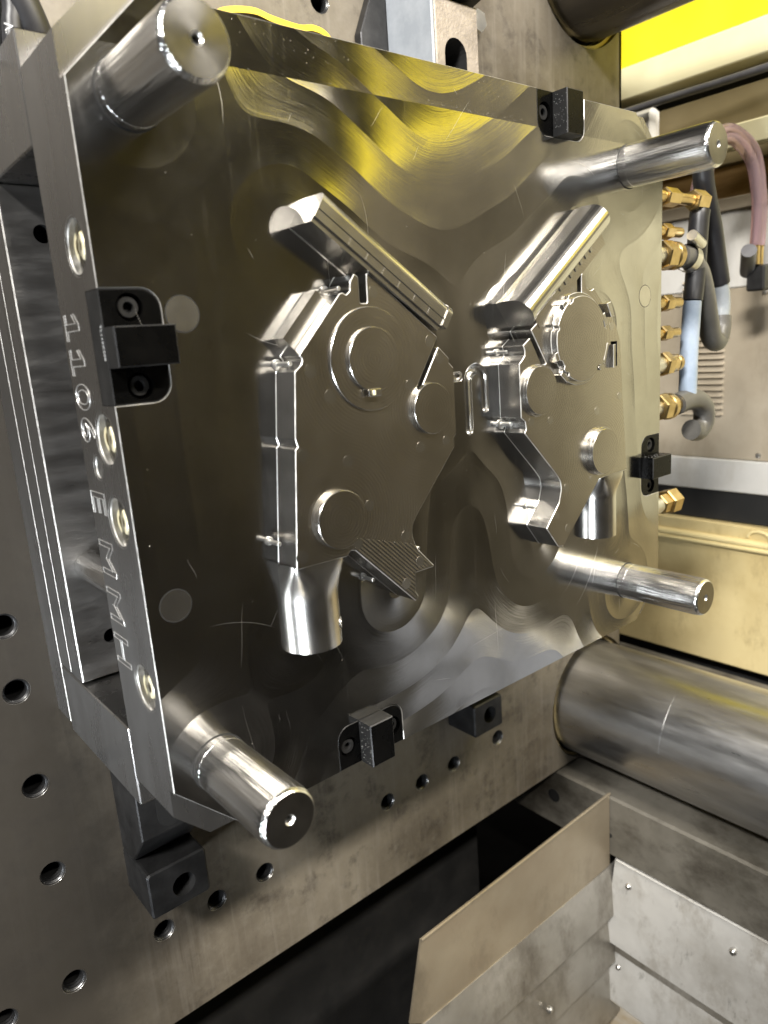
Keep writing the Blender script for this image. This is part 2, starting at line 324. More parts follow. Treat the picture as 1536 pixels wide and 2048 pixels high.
class MB:
    def __init__(s): s.v = []; s.f = []; s.mi = []; s.sm = []; s.mats = []
    def mat(s, m):
        if m not in s.mats: s.mats.append(m)
        return s.mats.index(m)
    def add(s, verts, faces, m, smooth=False):
        o = len(s.v); s.v += [tuple(x) for x in verts]; k = s.mat(m)
        for f in faces: s.f.append([o+i for i in f]); s.mi.append(k); s.sm.append(smooth)
    def poly(s, loops, fn, m, flip=False):
        # planar polygon with holes; loops in 2D, first the outline; fn maps 2D -> 3D; ccw in 2D = fn's front unless flip
        flat = [q for l in loops for q in l]
        tris = tessellate_polygon([[Vector((a, b, 0)) for a, b in l] for l in loops])
        fs = []
        for t in tris:
            (ax, ay), (bx, by), (cx, cy) = flat[t[0]], flat[t[1]], flat[t[2]]
            sgn = (bx-ax)*(cy-ay)-(by-ay)*(cx-ax)
            if abs(sgn) < 1e-9: continue
            t = list(t) if (sgn > 0) != flip else [t[0], t[2], t[1]]
            fs.append(t)
        s.add([fn(a, b) for a, b in flat], fs, m)
    def prism(s, p, y0, y1, m, mw=None, me=None, ch=0.4, holes=(), back=False, skip=None, front=True, hole_m=None):
        # extrude the XZ outline p from the front plane y0 (towards the camera side) back to y1, with a broken front edge
        p = ccw(p); mw = mw or m; me = me or mw; N = len(p)
        q = offset(p, ch) if ch else p
        loops = [q]
        for hp, depth in holes:
            hp = ccw(hp); loops.append(list(reversed(hp))); n = len(hp)
            v = [(a, y0, b) for a, b in hp]+[(a, y0+depth, b) for a, b in hp]
            s.add(v, [[i, i+n, (i+1) % n+n, (i+1) % n] for i in range(n)], hole_m or mw)
            s.poly([hp], lambda a, b: (a, y0+depth, b), hole_m or mw)
        if front: s.poly(loops, lambda a, b: (a, y0, b), m)
        yc = y0+ch
        if ch:
            v = [(a, y0, b) for a, b in q]+[(a, yc, b) for a, b in p]
            s.add(v, [[i, i+N, (i+1) % N+N, (i+1) % N] for i in range(N)], me)
        v = [(a, yc, b) for a, b in p]+[(a, y1, b) for a, b in p]
        fs = []
        for i in range(N):
            j = (i+1) % N
            if skip and skip(p[i], p[j]): continue
            fs.append([i, i+N, j+N, j])
        s.add(v, fs, mw)
        if back: s.poly([p], lambda a, b: (a, y1, b), m, flip=True)
    def box(s, x0, x1, y0, y1, z0, z1, m, ch=0.5, me=None):
        # all-round broken edges
        c = min(ch, (x1-x0)/3, (y1-y0)/3, (z1-z0)/3)
        bm = bmesh.new(); bmesh.ops.create_cube(bm, size=1)
        for v in bm.verts:
            v.co = Vector(((x0+x1)/2+v.co.x*(x1-x0), (y0+y1)/2+v.co.y*(y1-y0), (z0+z1)/2+v.co.z*(z1-z0)))
        if c > 0: bmesh.ops.bevel(bm, geom=bm.edges[:], offset=c, segments=1, affect='EDGES')
        s.bm(bm, m)
    def bm(s, bm, m, smooth=False):
        bmesh.ops.recalc_face_normals(bm, faces=bm.faces[:])
        bm.verts.index_update()
        s.add([v.co[:] for v in bm.verts], [[v.index for v in f.verts] for f in bm.faces], m, smooth); bm.free()
    def hull_box(s, pts, m, ch=0.0):        # convex solid through the given corner points
        bm = bmesh.new()
        for q in pts: bm.verts.new(q)
        bmesh.ops.convex_hull(bm, input=bm.verts[:])
        bmesh.ops.dissolve_limit(bm, angle_limit=0.01, verts=bm.verts[:], edges=bm.edges[:])
        if ch: bmesh.ops.bevel(bm, geom=bm.edges[:], offset=ch, segments=1, affect='EDGES')
        s.bm(bm, m)
    def lathe(s, prof, org, axis, m, n=40, smooth=True, ang0=0.0):
        # prof: (radius, distance along axis); the order of prof sets which side is out
        A = Vector(axis).normalized(); U = A.orthogonal().normalized(); V = A.cross(U); O = Vector(org)
        verts = []; rows = []
        for r, t in prof:
            if r < 1e-6: rows.append([len(verts)]); verts.append(tuple(O+A*t))
            else:
                rows.append(list(range(len(verts), len(verts)+n)))
                for k in range(n):
                    a = ang0+2*pi*k/n; verts.append(tuple(O+A*t+(U*cos(a)+V*sin(a))*r))
        fs = []
        for a, b in zip(rows, rows[1:]):
            if len(a) == 1 and len(b) == 1: continue
            for k in range(n):
                j = (k+1) % n
                if len(a) == 1: fs.append([a[0], b[j], b[k]][::-1])
                elif len(b) == 1: fs.append([a[k], a[j], b[0]])
                else: fs.append([a[k], a[j], b[j], b[k]])
        s.add(verts, fs, m, smooth)
    def tube(s, pts, r, m, n=14, closed=False, smooth=True, caps=True):
        pts = [Vector(p) for p in pts]; N = len(pts); verts = []; fs = []; prev = None
        for i, p in enumerate(pts):
            a = pts[i-1] if (i or closed) else p; b = pts[(i+1) % N] if (i < N-1 or closed) else p
            t = (b-a).normalized()
            u = t.orthogonal().normalized() if prev is None else (prev-t*prev.dot(t)).normalized()
            prev = u; v = t.cross(u); rr = r[i] if isinstance(r, (list, tuple)) else r
            for k in range(n): verts.append(tuple(p+(u*cos(2*pi*k/n)+v*sin(2*pi*k/n))*rr))
        for i in range(N if closed else N-1):
            o, q = i*n, ((i+1) % N)*n
            for k in range(n): fs.append([o+k, o+(k+1) % n, q+(k+1) % n, q+k])
        if caps and not closed: fs.append(list(range(n))[::-1]); fs.append(list(range((N-1)*n, N*n)))
        s.add(verts, fs, m, smooth)
    def section(s, sec, u, n, s0, s1, m, ends=None, closed=True):
        # sec: ccw-free list of (n-coordinate, y); swept along the in-plane direction u from s0 to s1
        P = lambda t, a, y: (u[0]*t+n[0]*a, y, u[1]*t+n[1]*a)
        bm = bmesh.new(); K = len(sec)
        A = [bm.verts.new(P(s0, a, y)) for a, y in sec]; B = [bm.verts.new(P(s1, a, y)) for a, y in sec]
        for i in range(K): bm.faces.new([A[i], A[(i+1) % K], B[(i+1) % K], B[i]])
        bm.faces.new(A); bm.faces.new(B[::-1])
        s.bm(bm, m)
    def build(s, name, parent=None, loc=None, sharp=32):
        me = bpy.data.meshes.new(name)
        L = Vector(loc) if loc else Vector((0, 0, 0))
        me.from_pydata([tuple((Vector(v)-L)*S) for v in s.v], [], s.f)
        for m in s.mats: me.materials.append(M[m] if isinstance(m, str) else m)
        me.polygons.foreach_set('material_index', s.mi); me.polygons.foreach_set('use_smooth', s.sm)
        me.update()
        if any(s.sm): me.set_sharp_from_angle(angle=radians(sharp))
        return link(name, me, parent, loc)
def link(name, me, parent=None, loc=None):
    o = bpy.data.objects.new(name, me); COL.objects.link(o)
    W = Matrix.Translation(Vector(loc)*S) if loc else Matrix.Identity(4)
    put(o, W, parent); return o
WORLD = {}
def put(o, W, parent=None):
    WORLD[o.name] = W
    if parent is not None:
        o.parent = parent; o.matrix_parent_inverse = WORLD[parent.name].inverted()
    o.matrix_basis = W
def twin(o, W, parent=None):                # another copy of a piece, sharing its mesh
    c = o.copy(); COL.objects.link(c); c.parent = None; put(c, W, parent); return c
def thing(name, label, cat, loc, group=None):
    e = bpy.data.objects.new(name, None); e.empty_display_size = 0.02; COL.objects.link(e)
    put(e, Matrix.Translation(Vector(loc)*S))
    return tag(e, label, cat, group)
def tag(o, label, cat, group=None, kind=None):
    o['label'] = label; o['category'] = cat
    if group: o['group'] = group
    if kind: o['kind'] = kind
    return o
def structure(o): o['kind'] = 'structure'; return o
def catmull(pts, k=8):
    P = [Vector(p) for p in pts]; P = [P[0]*2-P[1]]+P+[P[-1]*2-P[-2]]; out = []
    for i in range(1, len(P)-2):
        for j in range(k):
            t = j/k; a, b, c, d = P[i-1:i+3]
            out.append(0.5*((2*b)+(c-a)*t+(2*a-5*b+4*c-d)*t*t+(3*b-a-3*c+d)*t**3))
    out.append(P[-2]); return out
def text_mesh(body, size, spacing=1.0):
    cu = bpy.data.curves.new("lettering", 'FONT'); cu.body = body; cu.size = size; cu.space_character = spacing
    cu.align_x = 'LEFT'; cu.resolution_u = 6
    o = bpy.data.objects.new("lettering", cu); COL.objects.link(o)
    dg = bpy.context.evaluated_depsgraph_get()
    me = bpy.data.meshes.new_from_object(o.evaluated_get(dg))
    COL.objects.unlink(o); bpy.data.objects.remove(o)
    return me
def boundary_loops(me):
    bm = bmesh.new(); bm.from_mesh(me); bmesh.ops.remove_doubles(bm, verts=bm.verts[:], dist=1e-5)
    nxt = {}
    for e in bm.edges:
        if len(e.link_faces) == 1:
            f = e.link_faces[0]
            for l in f.loops:
                if l.edge == e: nxt.setdefault(l.vert.index, []).append(l.link_loop_next.vert.index)
    co = {v.index: v.co.copy() for v in bm.verts}; loops = []
    while nxt:
        a = next(iter(nxt)); loop = [a]; cur = nxt[a].pop()
        if not nxt[a]: del nxt[a]
        while cur != a and cur in nxt:
            loop.append(cur); b = nxt[cur].pop()
            if not nxt[cur]: del nxt[cur]
            cur = b
        loops.append([co[i] for i in loop])
    bm.free(); return loops

# ================================================================== SETTING
mb = MB(); mb.box(-2500, 2500, -3000, 3000, -1120, -1100, 'floor', 0); structure(mb.build("floor"))
mb = MB(); mb.box(-436, 436, -900, -680, -453, 453, 'fixed', 2)
mb.box(-200, 200, -680, -640, -177, 177, 'fixed', 1); structure(mb.build("fixed_platen_wall"))

# ================================================================== PLATEN
YP = 186.0
platen = thing("machine_platen", "large stained steel platen drilled with tapped holes behind the mold", "platen", (0, YP, -453))
holes = [(-222, z) for z in (-109, -152, -218, -283, -369)]+[(x, -369.5) for x in (-157, -114, -71, 60, 103, 146)]+[(211, -368), (56, 285), (103, 285), (-266, -369), (-266, -283), (-71, 285), (-266, 285)]
TB = [(377, -384), (377, 384)]
mb = MB()
outl = rounded([(-436, -453), (436, -453), (436, 453), (-436, 453)], 26, 8)
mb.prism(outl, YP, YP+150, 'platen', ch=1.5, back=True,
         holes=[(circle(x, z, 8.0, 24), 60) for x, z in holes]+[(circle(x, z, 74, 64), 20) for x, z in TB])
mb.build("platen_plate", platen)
proto = None
for x, z in holes:
    if proto is None:
        mb = MB(); mb.lathe([(7.95, 0.4), (7.2, 1.6), (6.6, 2.0), (7.1, 3.4), (6.6, 4.8), (7.1, 6.2), (6.6, 7.6), (7.1, 9), (6.6, 11), (6.6, 58), (0, 58)], (0, 0, 0), (0, 1, 0), 'clamp', 24)
        mb.lathe([(8.4, -0.12), (7.5, 1.1)], (0, 0, 0), (0, 1, 0), 'ejplate', 24)
        proto = mb.build("tapped_hole", platen); put(proto, Matrix.Translation(Vector((x, YP, z))*S), platen)
    else: twin(proto, Matrix.Translation(Vector((x, YP, z))*S), platen)
for x, z in TB:
    mb = MB(); mb.lathe([(70.0, 9), (70, 5), (73.4, 5), (73.4, 9)], (x, YP, z), (0, 1, 0), 'cream_dirty', 64)
    mb.build("bar_seal_ring", platen)

# ================================================================== TIE BARS
def tie_bar(x, z, m, label):
    mb = MB(); mb.lathe([(0, -900), (66, -900), (67.5, -898), (67.5, 60.0), (67.42, 60.3), (67.42, 60.6), (67.5, 60.9), (67.5, YP+18), (0, YP+18)], (x, 0, z), (0, 1, 0), m, 96)
    return tag(mb.build("tie_bar", sharp=14), label, "tie bar", "tie bars of the machine")
tie_bar(377, -384, 'tie', "thick oily steel tie bar running under the lower right of the mold")
tie_bar(377, 384, 'tie_dark', "dark steel tie bar at the top edge beside the yellow panel")

# ================================================================== MOLD
mold = thing("injection_mold", "polished steel injection mold half with two raised cores and four guide pins", "mold", (0, 90, -177))

# --- core plate
A_out = [(-200, -146.6), (-169.6, -177), (169.6, -177), (200, -146.6), (200, 143.4), (166.4, 177), (-166.4, 177), (-200, 143.4)]
B_out = [(-200, -161), (-184, -177), (184, -177), (200, -161), (200, 160), (183, 177), (-183, 177), (-200, 160)]
def notch_local(depth=24.4, hw=22.4, r=8):
    p = []
    for k in range(7): a = pi+k*(pi/2)/6; p.append((-hw+r+r*cos(a), depth-r-r*sin(a)))
    for k in range(7): a = -pi/2+k*(pi/2)/6; p.append((hw-r+r*cos(a), depth-r-r*sin(a)))
    return [(-hw, 0)]+p+[(hw, 0)]
# interlock seats: (edge point, direction along edge, inward direction)
LOCKS = [((-200, 47.5), (0, -1), (1, 0)), ((87.4, 177), (-1, 0), (0, -1)), ((-88.7, -177), (1, 0), (0, 1)), ((200, -60), (0, 1), (-1, 0))]
def lock_xy(L, a, b): c, t, n = L; return (c[0]+t[0]*a+n[0]*b, c[1]+t[1]*a+n[1]*b)
def with_notches(out):
    # walks ccw: left edge goes down, bottom goes right, right goes up, top goes left; each notch is inserted in its edge
    o = ccw(out); res = []
    for i in range(len(o)):
        a, b = o[i], o[(i+1) % len(o)]; res.append(a)
        for L in LOCKS:
            c, t, n = L
            if abs((b[0]-a[0])*n[0]+(b[1]-a[1])*n[1]) < 1e-6 and abs((c[0]-a[0])*n[0]+(c[1]-a[1])*n[1]) < 1e-6 and hypot(b[0]-a[0], b[1]-a[1]) > 100:
                res += [lock_xy(L, x, y) for x, y in notch_local()]
    return res
runner_path = [(-14, 24), (-8, 25.2), (-3.5, 25.2), (-1.6, 22), (-1.6, -4)]
def groove(path, r):                       # outline polygon of a half-round groove
    P = [Vector(p) for p in path]; Lp, Rp = [], []
    for i, p in enumerate(P):
        a = P[max(0, i-1)]; b = P[min(len(P)-1, i+1)]; t = (b-a).normalized(); nn = Vector((-t.y, t.x))
        Lp.append(p+nn*r); Rp.append(p-nn*r)
    def cap(c, t, nn):
        return [c+(nn*cos(x)+t*sin(x))*r for x in [pi*k/8 for k in range(1, 8)]]
    t1 = (P[-1]-P[-2]).normalized(); t0 = (P[0]-P[1]).normalized()
    pts = Lp+cap(P[-1], t1, Vector((-t1.y, t1.x)))+Rp[::-1]+cap(P[0], t0, Vector((-t0.y, t0.x)))
    return [(q.x, q.y) for q in pts]
def half_tube(mb, path, r, m, n=8):
    P = [Vector(p) for p in path]; verts = []; fs = []
    for i, p in enumerate(P):
        a = P[max(0, i-1)]; b = P[min(len(P)-1, i+1)]; t = (b-a).normalized(); nn = Vector((-t.y, t.x))
        for k in range(n+1):
            g = pi*k/n; q = p+nn*(r*cos(g)); verts.append((q.x, r*sin(g), q.y))
    for i in range(len(P)-1):
        for k in range(n): o = i*(n+1)+k; fs.append([o, o+1, o+n+2, o+n+1])
    mb.add(verts, fs, m, True)
    for end, q in ((0, 1), (-1, -2)):       # quarter-sphere ends
        t = (P[end]-P[q]).normalized(); nn = Vector((-t.y, t.x)); verts = []; fs = []
        for j in range(5):
            b = pi/2*j/4
            for k in range(n+1):
                g = pi*k/n; c = P[end]+nn*(r*cos(g)*cos(b))+t*(r*sin(b)*abs(sin(g))**0+0*r) if False else P[end]+(nn*cos(g)*cos(b)+t*sin(b))*r*1.0
                d = r*sin(g)*cos(b); verts.append((c.x, d, c.y))
        for j in range(4):
            for k in range(n): o = j*(n+1)+k; fs.append([o, o+1, o+n+2, o+n+1])
        mb.add(verts, fs, m, True)
arch = [(-1.8, -9.5)]+[(-1.8, 2+k*3) for k in range(5)]
arch += [(5.1-6.9*cos(pi*k/10), 17+7.4*sin(pi*k/10)) for k in range(11)]
arch += [(12.0, 14-k*3) for k in range(5)]
stub = [(-20.5, 21.0), (-16, 21.0), (-12, 21.0), (-8.2, 21.0)]
slotL = [(-86.0, 72.0), (-86.2, 60.6), (-82.0, 60.6), (-81.6, 72.0)]
slotL2 = [(-40.0, 41.0), (-53.8, 19.6), (-51.8, 19.8), (-38.8, 40.2)]
slotR1 = [(79.2, 72.0), (79.2, 63.2), (83.2, 63.2), (83.4, 74.0)]
slotR2 = [(34.6, 42.0), (48.0, 23.6), (44.4, 23.6), (34.2, 40)]
face_holes = [(groove(arch, 3.0), 0), (groove([(-12, 21.5), (-20, 21.5)], 2.6), 0)]
face_holes = [(h, 0) for h in (groove(arch, 3.0),)]
deep = [(s_, 30) for s_ in (slotL, slotL2, slotR1, slotR2)]
mb = MB()
A_n = with_notches(A_out)
is_left = lambda a, b: abs(a[0]+200) < 1e-3 and abs(b[0]+200) < 1e-3
# front layer with its seats, slots and runner
p = ccw(A_n); q = offset(p, 0.32); N = len(p)
loops = [q]+[list(reversed(ccw(h))) for h, d in deep]+[list(reversed(ccw(groove(arch, 3.0)))), list(reversed(ccw(groove(stub, 2.6))))]
mb.poly(loops, lambda a, b: (a, 0, b), 'face')
mb.add([(a, 0, b) for a, b in q]+[(a, 0.45, b) for a, b in p], [[i, i+N, (i+1) % N+N, (i+1) % N] for i in range(N)], 'edge')
mb.add([(a, 0.45, b) for a, b in p]+[(a, 5, b) for a, b in p], [[i, i+N, (i+1) % N+N, (i+1) % N] for i in range(N) if not is_left(p[i], p[(i+1) % N])], 'side')
for h, d in deep:
    h = ccw(h); n = len(h)
    mb.add([(a, 0, b) for a, b in h]+[(a, d, b) for a, b in h], [[i, i+n, (i+1) % n+n, (i+1) % n] for i in range(n)], 'hole')
    mb.poly([h], lambda a, b: (a, d, b), 'hole')
half_tube(mb, arch, 3.0, 'wall'); half_tube(mb, stub, 2.6, 'wall')
for gp in (groove(arch, 3.0), groove(stub, 2.6)): mb.tube([(a, 0.0, b) for a, b in gp], 0.14, 'wall', 5, closed=True)
# second layer (its front shows only in the pry slots at the corners), third layer
B_n = with_notches(B_out)
mb.prism(B_n, 5, 14, 'side', 'side', ch=0, skip=is_left)
mb.prism(B_out, 14, 49, 'side', 'side', ch=0, skip=is_left, back=True)
# left side with its counterbores, in (y, z)
side = [(0.45, 143.4), (5, 143.4), (5, 160), (49, 160), (49, -161), (5, -161), (5, -146.6), (0.45, -146.6), (0.45, 25.1), (14, 25.1), (14, 69.9), (0.45, 69.9)]
PLUGS = [(16.5, 87.2), (16.5, 11.2), (16.3, -24.1), (15.6, -100.2)]
side_holes = [circle(y, z, 10.6, 40) for y, z in PLUGS]+[circle(31.4, -1.7, 4.8, 28)]
side = ccw(side)
mb.poly([side]+[list(reversed(h)) for h in side_holes], lambda a, b: (-200, a, b), 'side', flip=True)
for (y, z), r, d in [((y, z), 10.6, 6.5) for y, z in PLUGS]+[((31.4, -1.7), 4.8, 22)]:
    mb.lathe([(r+1.0, -0.05), (r, 1.0)], (-200, y, z), (1, 0, 0), 'edge', 40); mb.lathe([(r, 1.0), (r, d), (0, d)], (-200, y, z), (1, 0, 0), 'bolt', 40)
mb.build("core_plate", mold, sharp=20)

# --- bright plugs in the counterbores
proto = None
for y, z in PLUGS:
    W = Matrix.Translation(Vector((-200, y, z))*S)
    if proto is None:
        mb = MB()
        mb.lathe([(6.0, 6.4), (6.0, 1.9), (5.4, 1.3), (3.3, 1.3)], (0, 0, 0), (1, 0, 0), 'plug', 40)
        mb.lathe([(3.3, 1.3), (3.1, 5.6), (0, 5.6)], (0, 0, 0), (1, 0, 0), 'brass', 6, False)
        proto = mb.build("pipe_plug", mold, sharp=14); put(proto, W, mold)
        mb = MB(); mb.lathe([(3.0, 2.6), (0, 2.6)], (0, 0, 0), (1, 0, 0), 'hole', 6, False)
        sock = mb.build("hex_socket", proto); put(sock, W, proto)
    else:
        c = twin(proto, W, mold); twin(sock, W, c)

# --- engraved lettering on the left side (reads downwards, tops towards the parting face)
def side_text(body, name, y_base, z_start, height, pitch):
    mb = MB()
    h = height
    ONE = [(0, 0), (0.62*h, 0), (0.62*h, 0.13*h), (0.40*h, 0.13*h), (0.40*h, h), (0.26*h, h), (0.02*h, 0.74*h), (0.02*h, 0.58*h), (0.23*h, 0.78*h), (0.23*h, 0.13*h), (0, 0.13*h)]
    for k, chx in enumerate(body):
        if chx == '1': loops = [[Vector((a, b, 0)) for a, b in ONE]]; x0 = 0
        else:
            me = text_mesh(chx, height*1.42); loops = boundary_loops(me); x0 = min(v.co.x for v in me.vertices); bpy.data.meshes.remove(me)
        P = lambda cx, cy: (-200.04, y_base-cy, z_start-k*pitch-(cx-x0))
        for lp in loops: mb.tube([Vector(P(c.x, c.y)) for c in lp], 0.23, 'engrave', 6, closed=True)
    return mb.build(name, mold)
side_text("1106", "engraved_number", 45.2, 63.0, 17.6, 14.5)
side_text("EMMH", "engraved_name", 47.2, -13.5, 17.6, 22.8)

# --- guide pins
PINS = [(-176.8, 140.2, 13.2, -57.5), (157.4, 143.0, 13.2, -60), (156.5, -141.4, 12.9, -60.5), (-176.6, -141.3, 13.2, -60)]
for x, z, r, y in PINS:
    mb = MB()
    mb.lathe([(r+0.5, -0.03), (r, -0.03)], (x, 0, z), (0, 1, 0), 'hole', 72)
    mb.lathe([(r, -0.02), (r, -5.0), (r-0.12, -5.15), (r-0.12, -5.45), (r, -5.6), (r, y+5.6), (r-0.35, y+1.8), (r-1.0, y+0.7), (r-1.7, y)], (x, 0, z), (0, 1, 0), 'pin', 72)
    mb.lathe([(r-1.7, y), (2.3, y)], (x, 0, z), (0, 1, 0), 'turned', 72)
    g = mb.build("guide_pin", mold, sharp=14)
    mb = MB(); mb.lathe([(2.3, y), (1.5, y+0.9), (1.5, y+8), (0, y+8)], (x, 0, z), (0, 1, 0), 'bolt', 24)
    mb.lathe([(1.45, y+2.5), (0, y+2.5)], (x, 0, z), (0, 1, 0), 'hole', 24)
    mb.build("centre_hole", g)
    mb = MB(); mb.lathe([(r+2.2, 0.1), (r+2.2, -0.06), (r+0.6, -0.06), (r+0.6, 0.1)], (x, 0, z), (0, 1, 0), 'face', 72)
    mb.build("pin_bushing", g)
# --- return pins flush in the parting face
for x, z, r in [(-166.8, 59.4, 7.2), (-187.0, -61.5, 7.0), (178.6, 61.1, 7.2), (-166, -120, 0)]:
    if not r: continue
    mb = MB(); mb.lathe([(r+0.4, 0.05), (r+0.4, -0.03), (r, -0.03)], (x, 0, z), (0, 1, 0), 'hole', 48)
    mb.lathe([(r, 0.02), (r, -0.10), (0, -0.10)], (x, 0, z), (0, 1, 0), 'wall', 48)
    mb.build("return_pin", mold)

# --- interlocks in their seats
def interlock(L, idx):
    P = lambda a, b: lock_xy(L, a, b)
    mb = MB()
    foot = [(-22.2, 0.05)]+notch_local(24.2, 22.2, 8)[1:-1]+[(22.2, 0.05)]
    hs = [(circle(sx*15.2, 11.6, 5.4, 28), 5) for sx in (-1, 1)]
    mb.prism([P(a, b) for a, b in foot], 0.25, 13.8, 'black', 'black_side', 'black_side', 0.4, holes=[([P(a, b) for a, b in h], d) for h, d in hs], hole_m='black')
    base = mb.build("interlock", mold)
    mb = MB(); b1 = 25.2 if idx in (0, 3) else 24.4
    mb.prism([P(a, b) for a, b in [(-7.75, 0.3), (7.75, 0.3), (7.75, b1), (-7.75, b1)]], -10, 0.3, 'black', 'black' if idx == 3 else 'black_side', 'clamp', 0.5)
    blk = mb.build("locking_block", base)
    for sx in (-1, 1):
        c = P(sx*15.2, 11.6)
        mb = MB(); mb.lathe([(4.3, 5.2), (4.3, 2.2), (3.9, 1.6), (2.2, 1.6), (2.0, 4.6), (0, 4.6)][::1], (c[0], 0, c[1]), (0, 1, 0), 'black_side', 28)
        mb.build("socket_screw", base)
    return base, blk
for i, L in enumerate(LOCKS):
    base, blk = interlock(L, i)
    if i == 0:                              # part number on its outer side
        mb = MB()
        for body, yb, z0, sz in (("TL112X200", 1.2, 56.5, 2.6),):
            me = text_mesh(body, sz, 1.12)
            mb.add([(-200.03, yb+2.2-v.co.y, z0-v.co.x) for v in me.vertices], [list(f.vertices) for f in me.polygons], 'print'); bpy.data.meshes.remove(me)
        mb.build("part_number", base)
    if i in (1, 2, 3):                      # peened dots on the side of the block
        mb = MB(); rng = random.Random(i)
        for k in range(46):
            b = 1.5+rng.random()*22; y = -9.3+rng.random()*8.6
            a = -7.79 if i == 2 else 7.79
            if i == 3: a = 7.79
            c = lock_xy(L, a, b); s_ = 0.13+0.10*rng.random()
            t = LOCKS[i][1]; sg = 1 if a > 0 else -1
            ax = (t[0]*sg, 0, t[1]*sg)
            mb.lathe([(s_, 0), (s_*0.6, s_*0.7), (0, s_*0.8)], (c[0], y, c[1]), ax, 'grease', 6)
        o = mb.build("grease_dots", base); o['kind'] = 'stuff'

# --- left core
HC = -15.7
LC = [(-136.0, -55.0), (-129.4+-0.0, -1.2)]
LC = [(-134.6, -56.0), (-129.0, -1.4), (-127.6, -0.4), (-128.6, 3.3), (-125.4, 32.4), (-121.8, 35.2), (-120.6, 37.4), (-122.4, 39.3), (-97.7, 65.0), (-95.8, 65.5), (-94.0, 64.4), (-91.6, 66.2), (-91.4, 70.0), (-88.5, 73.7), (-86.1, 72.2),
      (-86.2, 60.6), (-82.0, 60.6), (-81.5, 73.6), (-80.0, 74.0), (-38.3, 43.1), (-54.4, 18.9), (-53.2, 18.1), (-50.3, 20.3), (-38.2, 38.4), (-30.8, 32.0), (-31.0, 29.8), (-28.0, 27.0), (-27.8, 21.0), (-28.2, -7.3), (-30.3, -9.4), (-29.9, -14.1),
      (-59.0, -44.9), (-62.6, -49.5), (-63.6, -55.0), (-61.1, -62.6), (-49.0, -75.6), (-63.2, -75.6), (-63.6, -85.9), (-61.8, -88.9), (-64.0, -91.1), (-100.7, -54.7), (-103.3, -54.1), (-105.5, -56.4)]
corel = thing("x", "x", "x", (0, 0, 0)); COL.objects.unlink(corel); bpy.data.objects.remove(corel)
def core_body(name, outline, m, sp, holes=()):
    mb = MB(); p = ccw(rounded(outline, 0.7, 4, sp)); N = len(p)
    mb.prism(p, HC, 0.2, m, 'wall', 'edge', 0.42, holes=holes, hole_m='hole')
    q = offset(p, -0.30)                     # small radius where the core meets the parting face
    mb.add([(a, -0.30, b) for a, b in offset(p, -0.01)]+[(a, -0.01, b) for a, b in q], [[i, i+N, (i+1) % N+N, (i+1) % N] for i in range(N)], 'bolt')
    return mb.build(name, mold)
core_l = core_body("core_insert", LC, 'core_l', {31: 9, 32: 9, 33: 9, 34: 9, 11: 1.8, 12: 3, 5: 3, 6: 3})
def disc(x, z, r, y, m, parent, name="raised_disc", y0=HC, step=None):
    mb = MB()
    prof = [(r, y0+0.3), (r, y+0.35), (r-0.3, y), (0, y)] if not step else [(r+step[0], y0+0.3), (r+step[0], step[1]+0.3), (r+step[0]-0.3, step[1]), (r, step[1]), (r, y+0.35), (r-0.3, y), (0, y)]
    mb.lathe(prof[:-1], (x, 0, z), (0, 1, 0), 'wall', 72)
    mb.lathe(prof[-2:], (x, 0, z), (0, 1, 0), m, 72)
    return mb.build(name, parent, sharp=14)
d1 = disc(-82.7, 35.0, 24.0, -17.0, 'core_l', core_l); disc(-82.5, 34.8, 15.0, -18.8, 'core_l', core_l, y0=-16.8)
disc(-46.3, 8.0, 12.9, -18.4, 'core_l', core_l); disc(-108.6, -37.3, 14.0, -18.8, 'core_l', core_l)
mb = MB()                                   # small gate block on the inner disc
mb.box(-88.5, -80.6, -20.2, -18.8, 17.8, 21.4, 'wall', 0.5); mb.box(-86.5, -84.8, -21.0, -20.0, 18.4, 20.8, 'plug', 0.4); mb.build("gate_lug", core_l)
def ejectors(pts, parent, m='wall'):
    pr = None
    for x, z, r in pts:
        W = Matrix.Translation(Vector((x, HC, z))*S)
        if pr is None or True:
            mb = MB(); mb.lathe([(r+0.12, 0.02), (r+0.12, -0.07), (r, -0.07)], (0, 0, 0), (0, 1, 0), 'wall', 28)
            mb.lathe([(r, 0.02), (r, -0.06), (0, -0.06)], (0, 0, 0), (0, 1, 0), m, 28)
            o = mb.build("ejector_pin", parent); put(o, W, parent)
ejectors([(-117.1, 32.2, 3.0), (-107.8, 20.1, 3.0), (-58.9, 20.9, 2.7), (-44.0, 41.4, 2.7), (-37.4, 32.5, 2.6), (-78.2, 65.4, 2.6), (-125.3, -4.4, 2.9), (-100.7, -11.0, 2.8), (-54.4, -10.7, 2.7), (-36.0, -9.7, 2.4),
           (-90.0, -34.3, 2.6), (-98.6, -51.8, 2.6), (-68.5, -54.5, 2.7), (-131.0, -50.8, 3.1), (-59.6, -70.1, 2.6), (-69.7, -79.8, 2.7)], core_l)
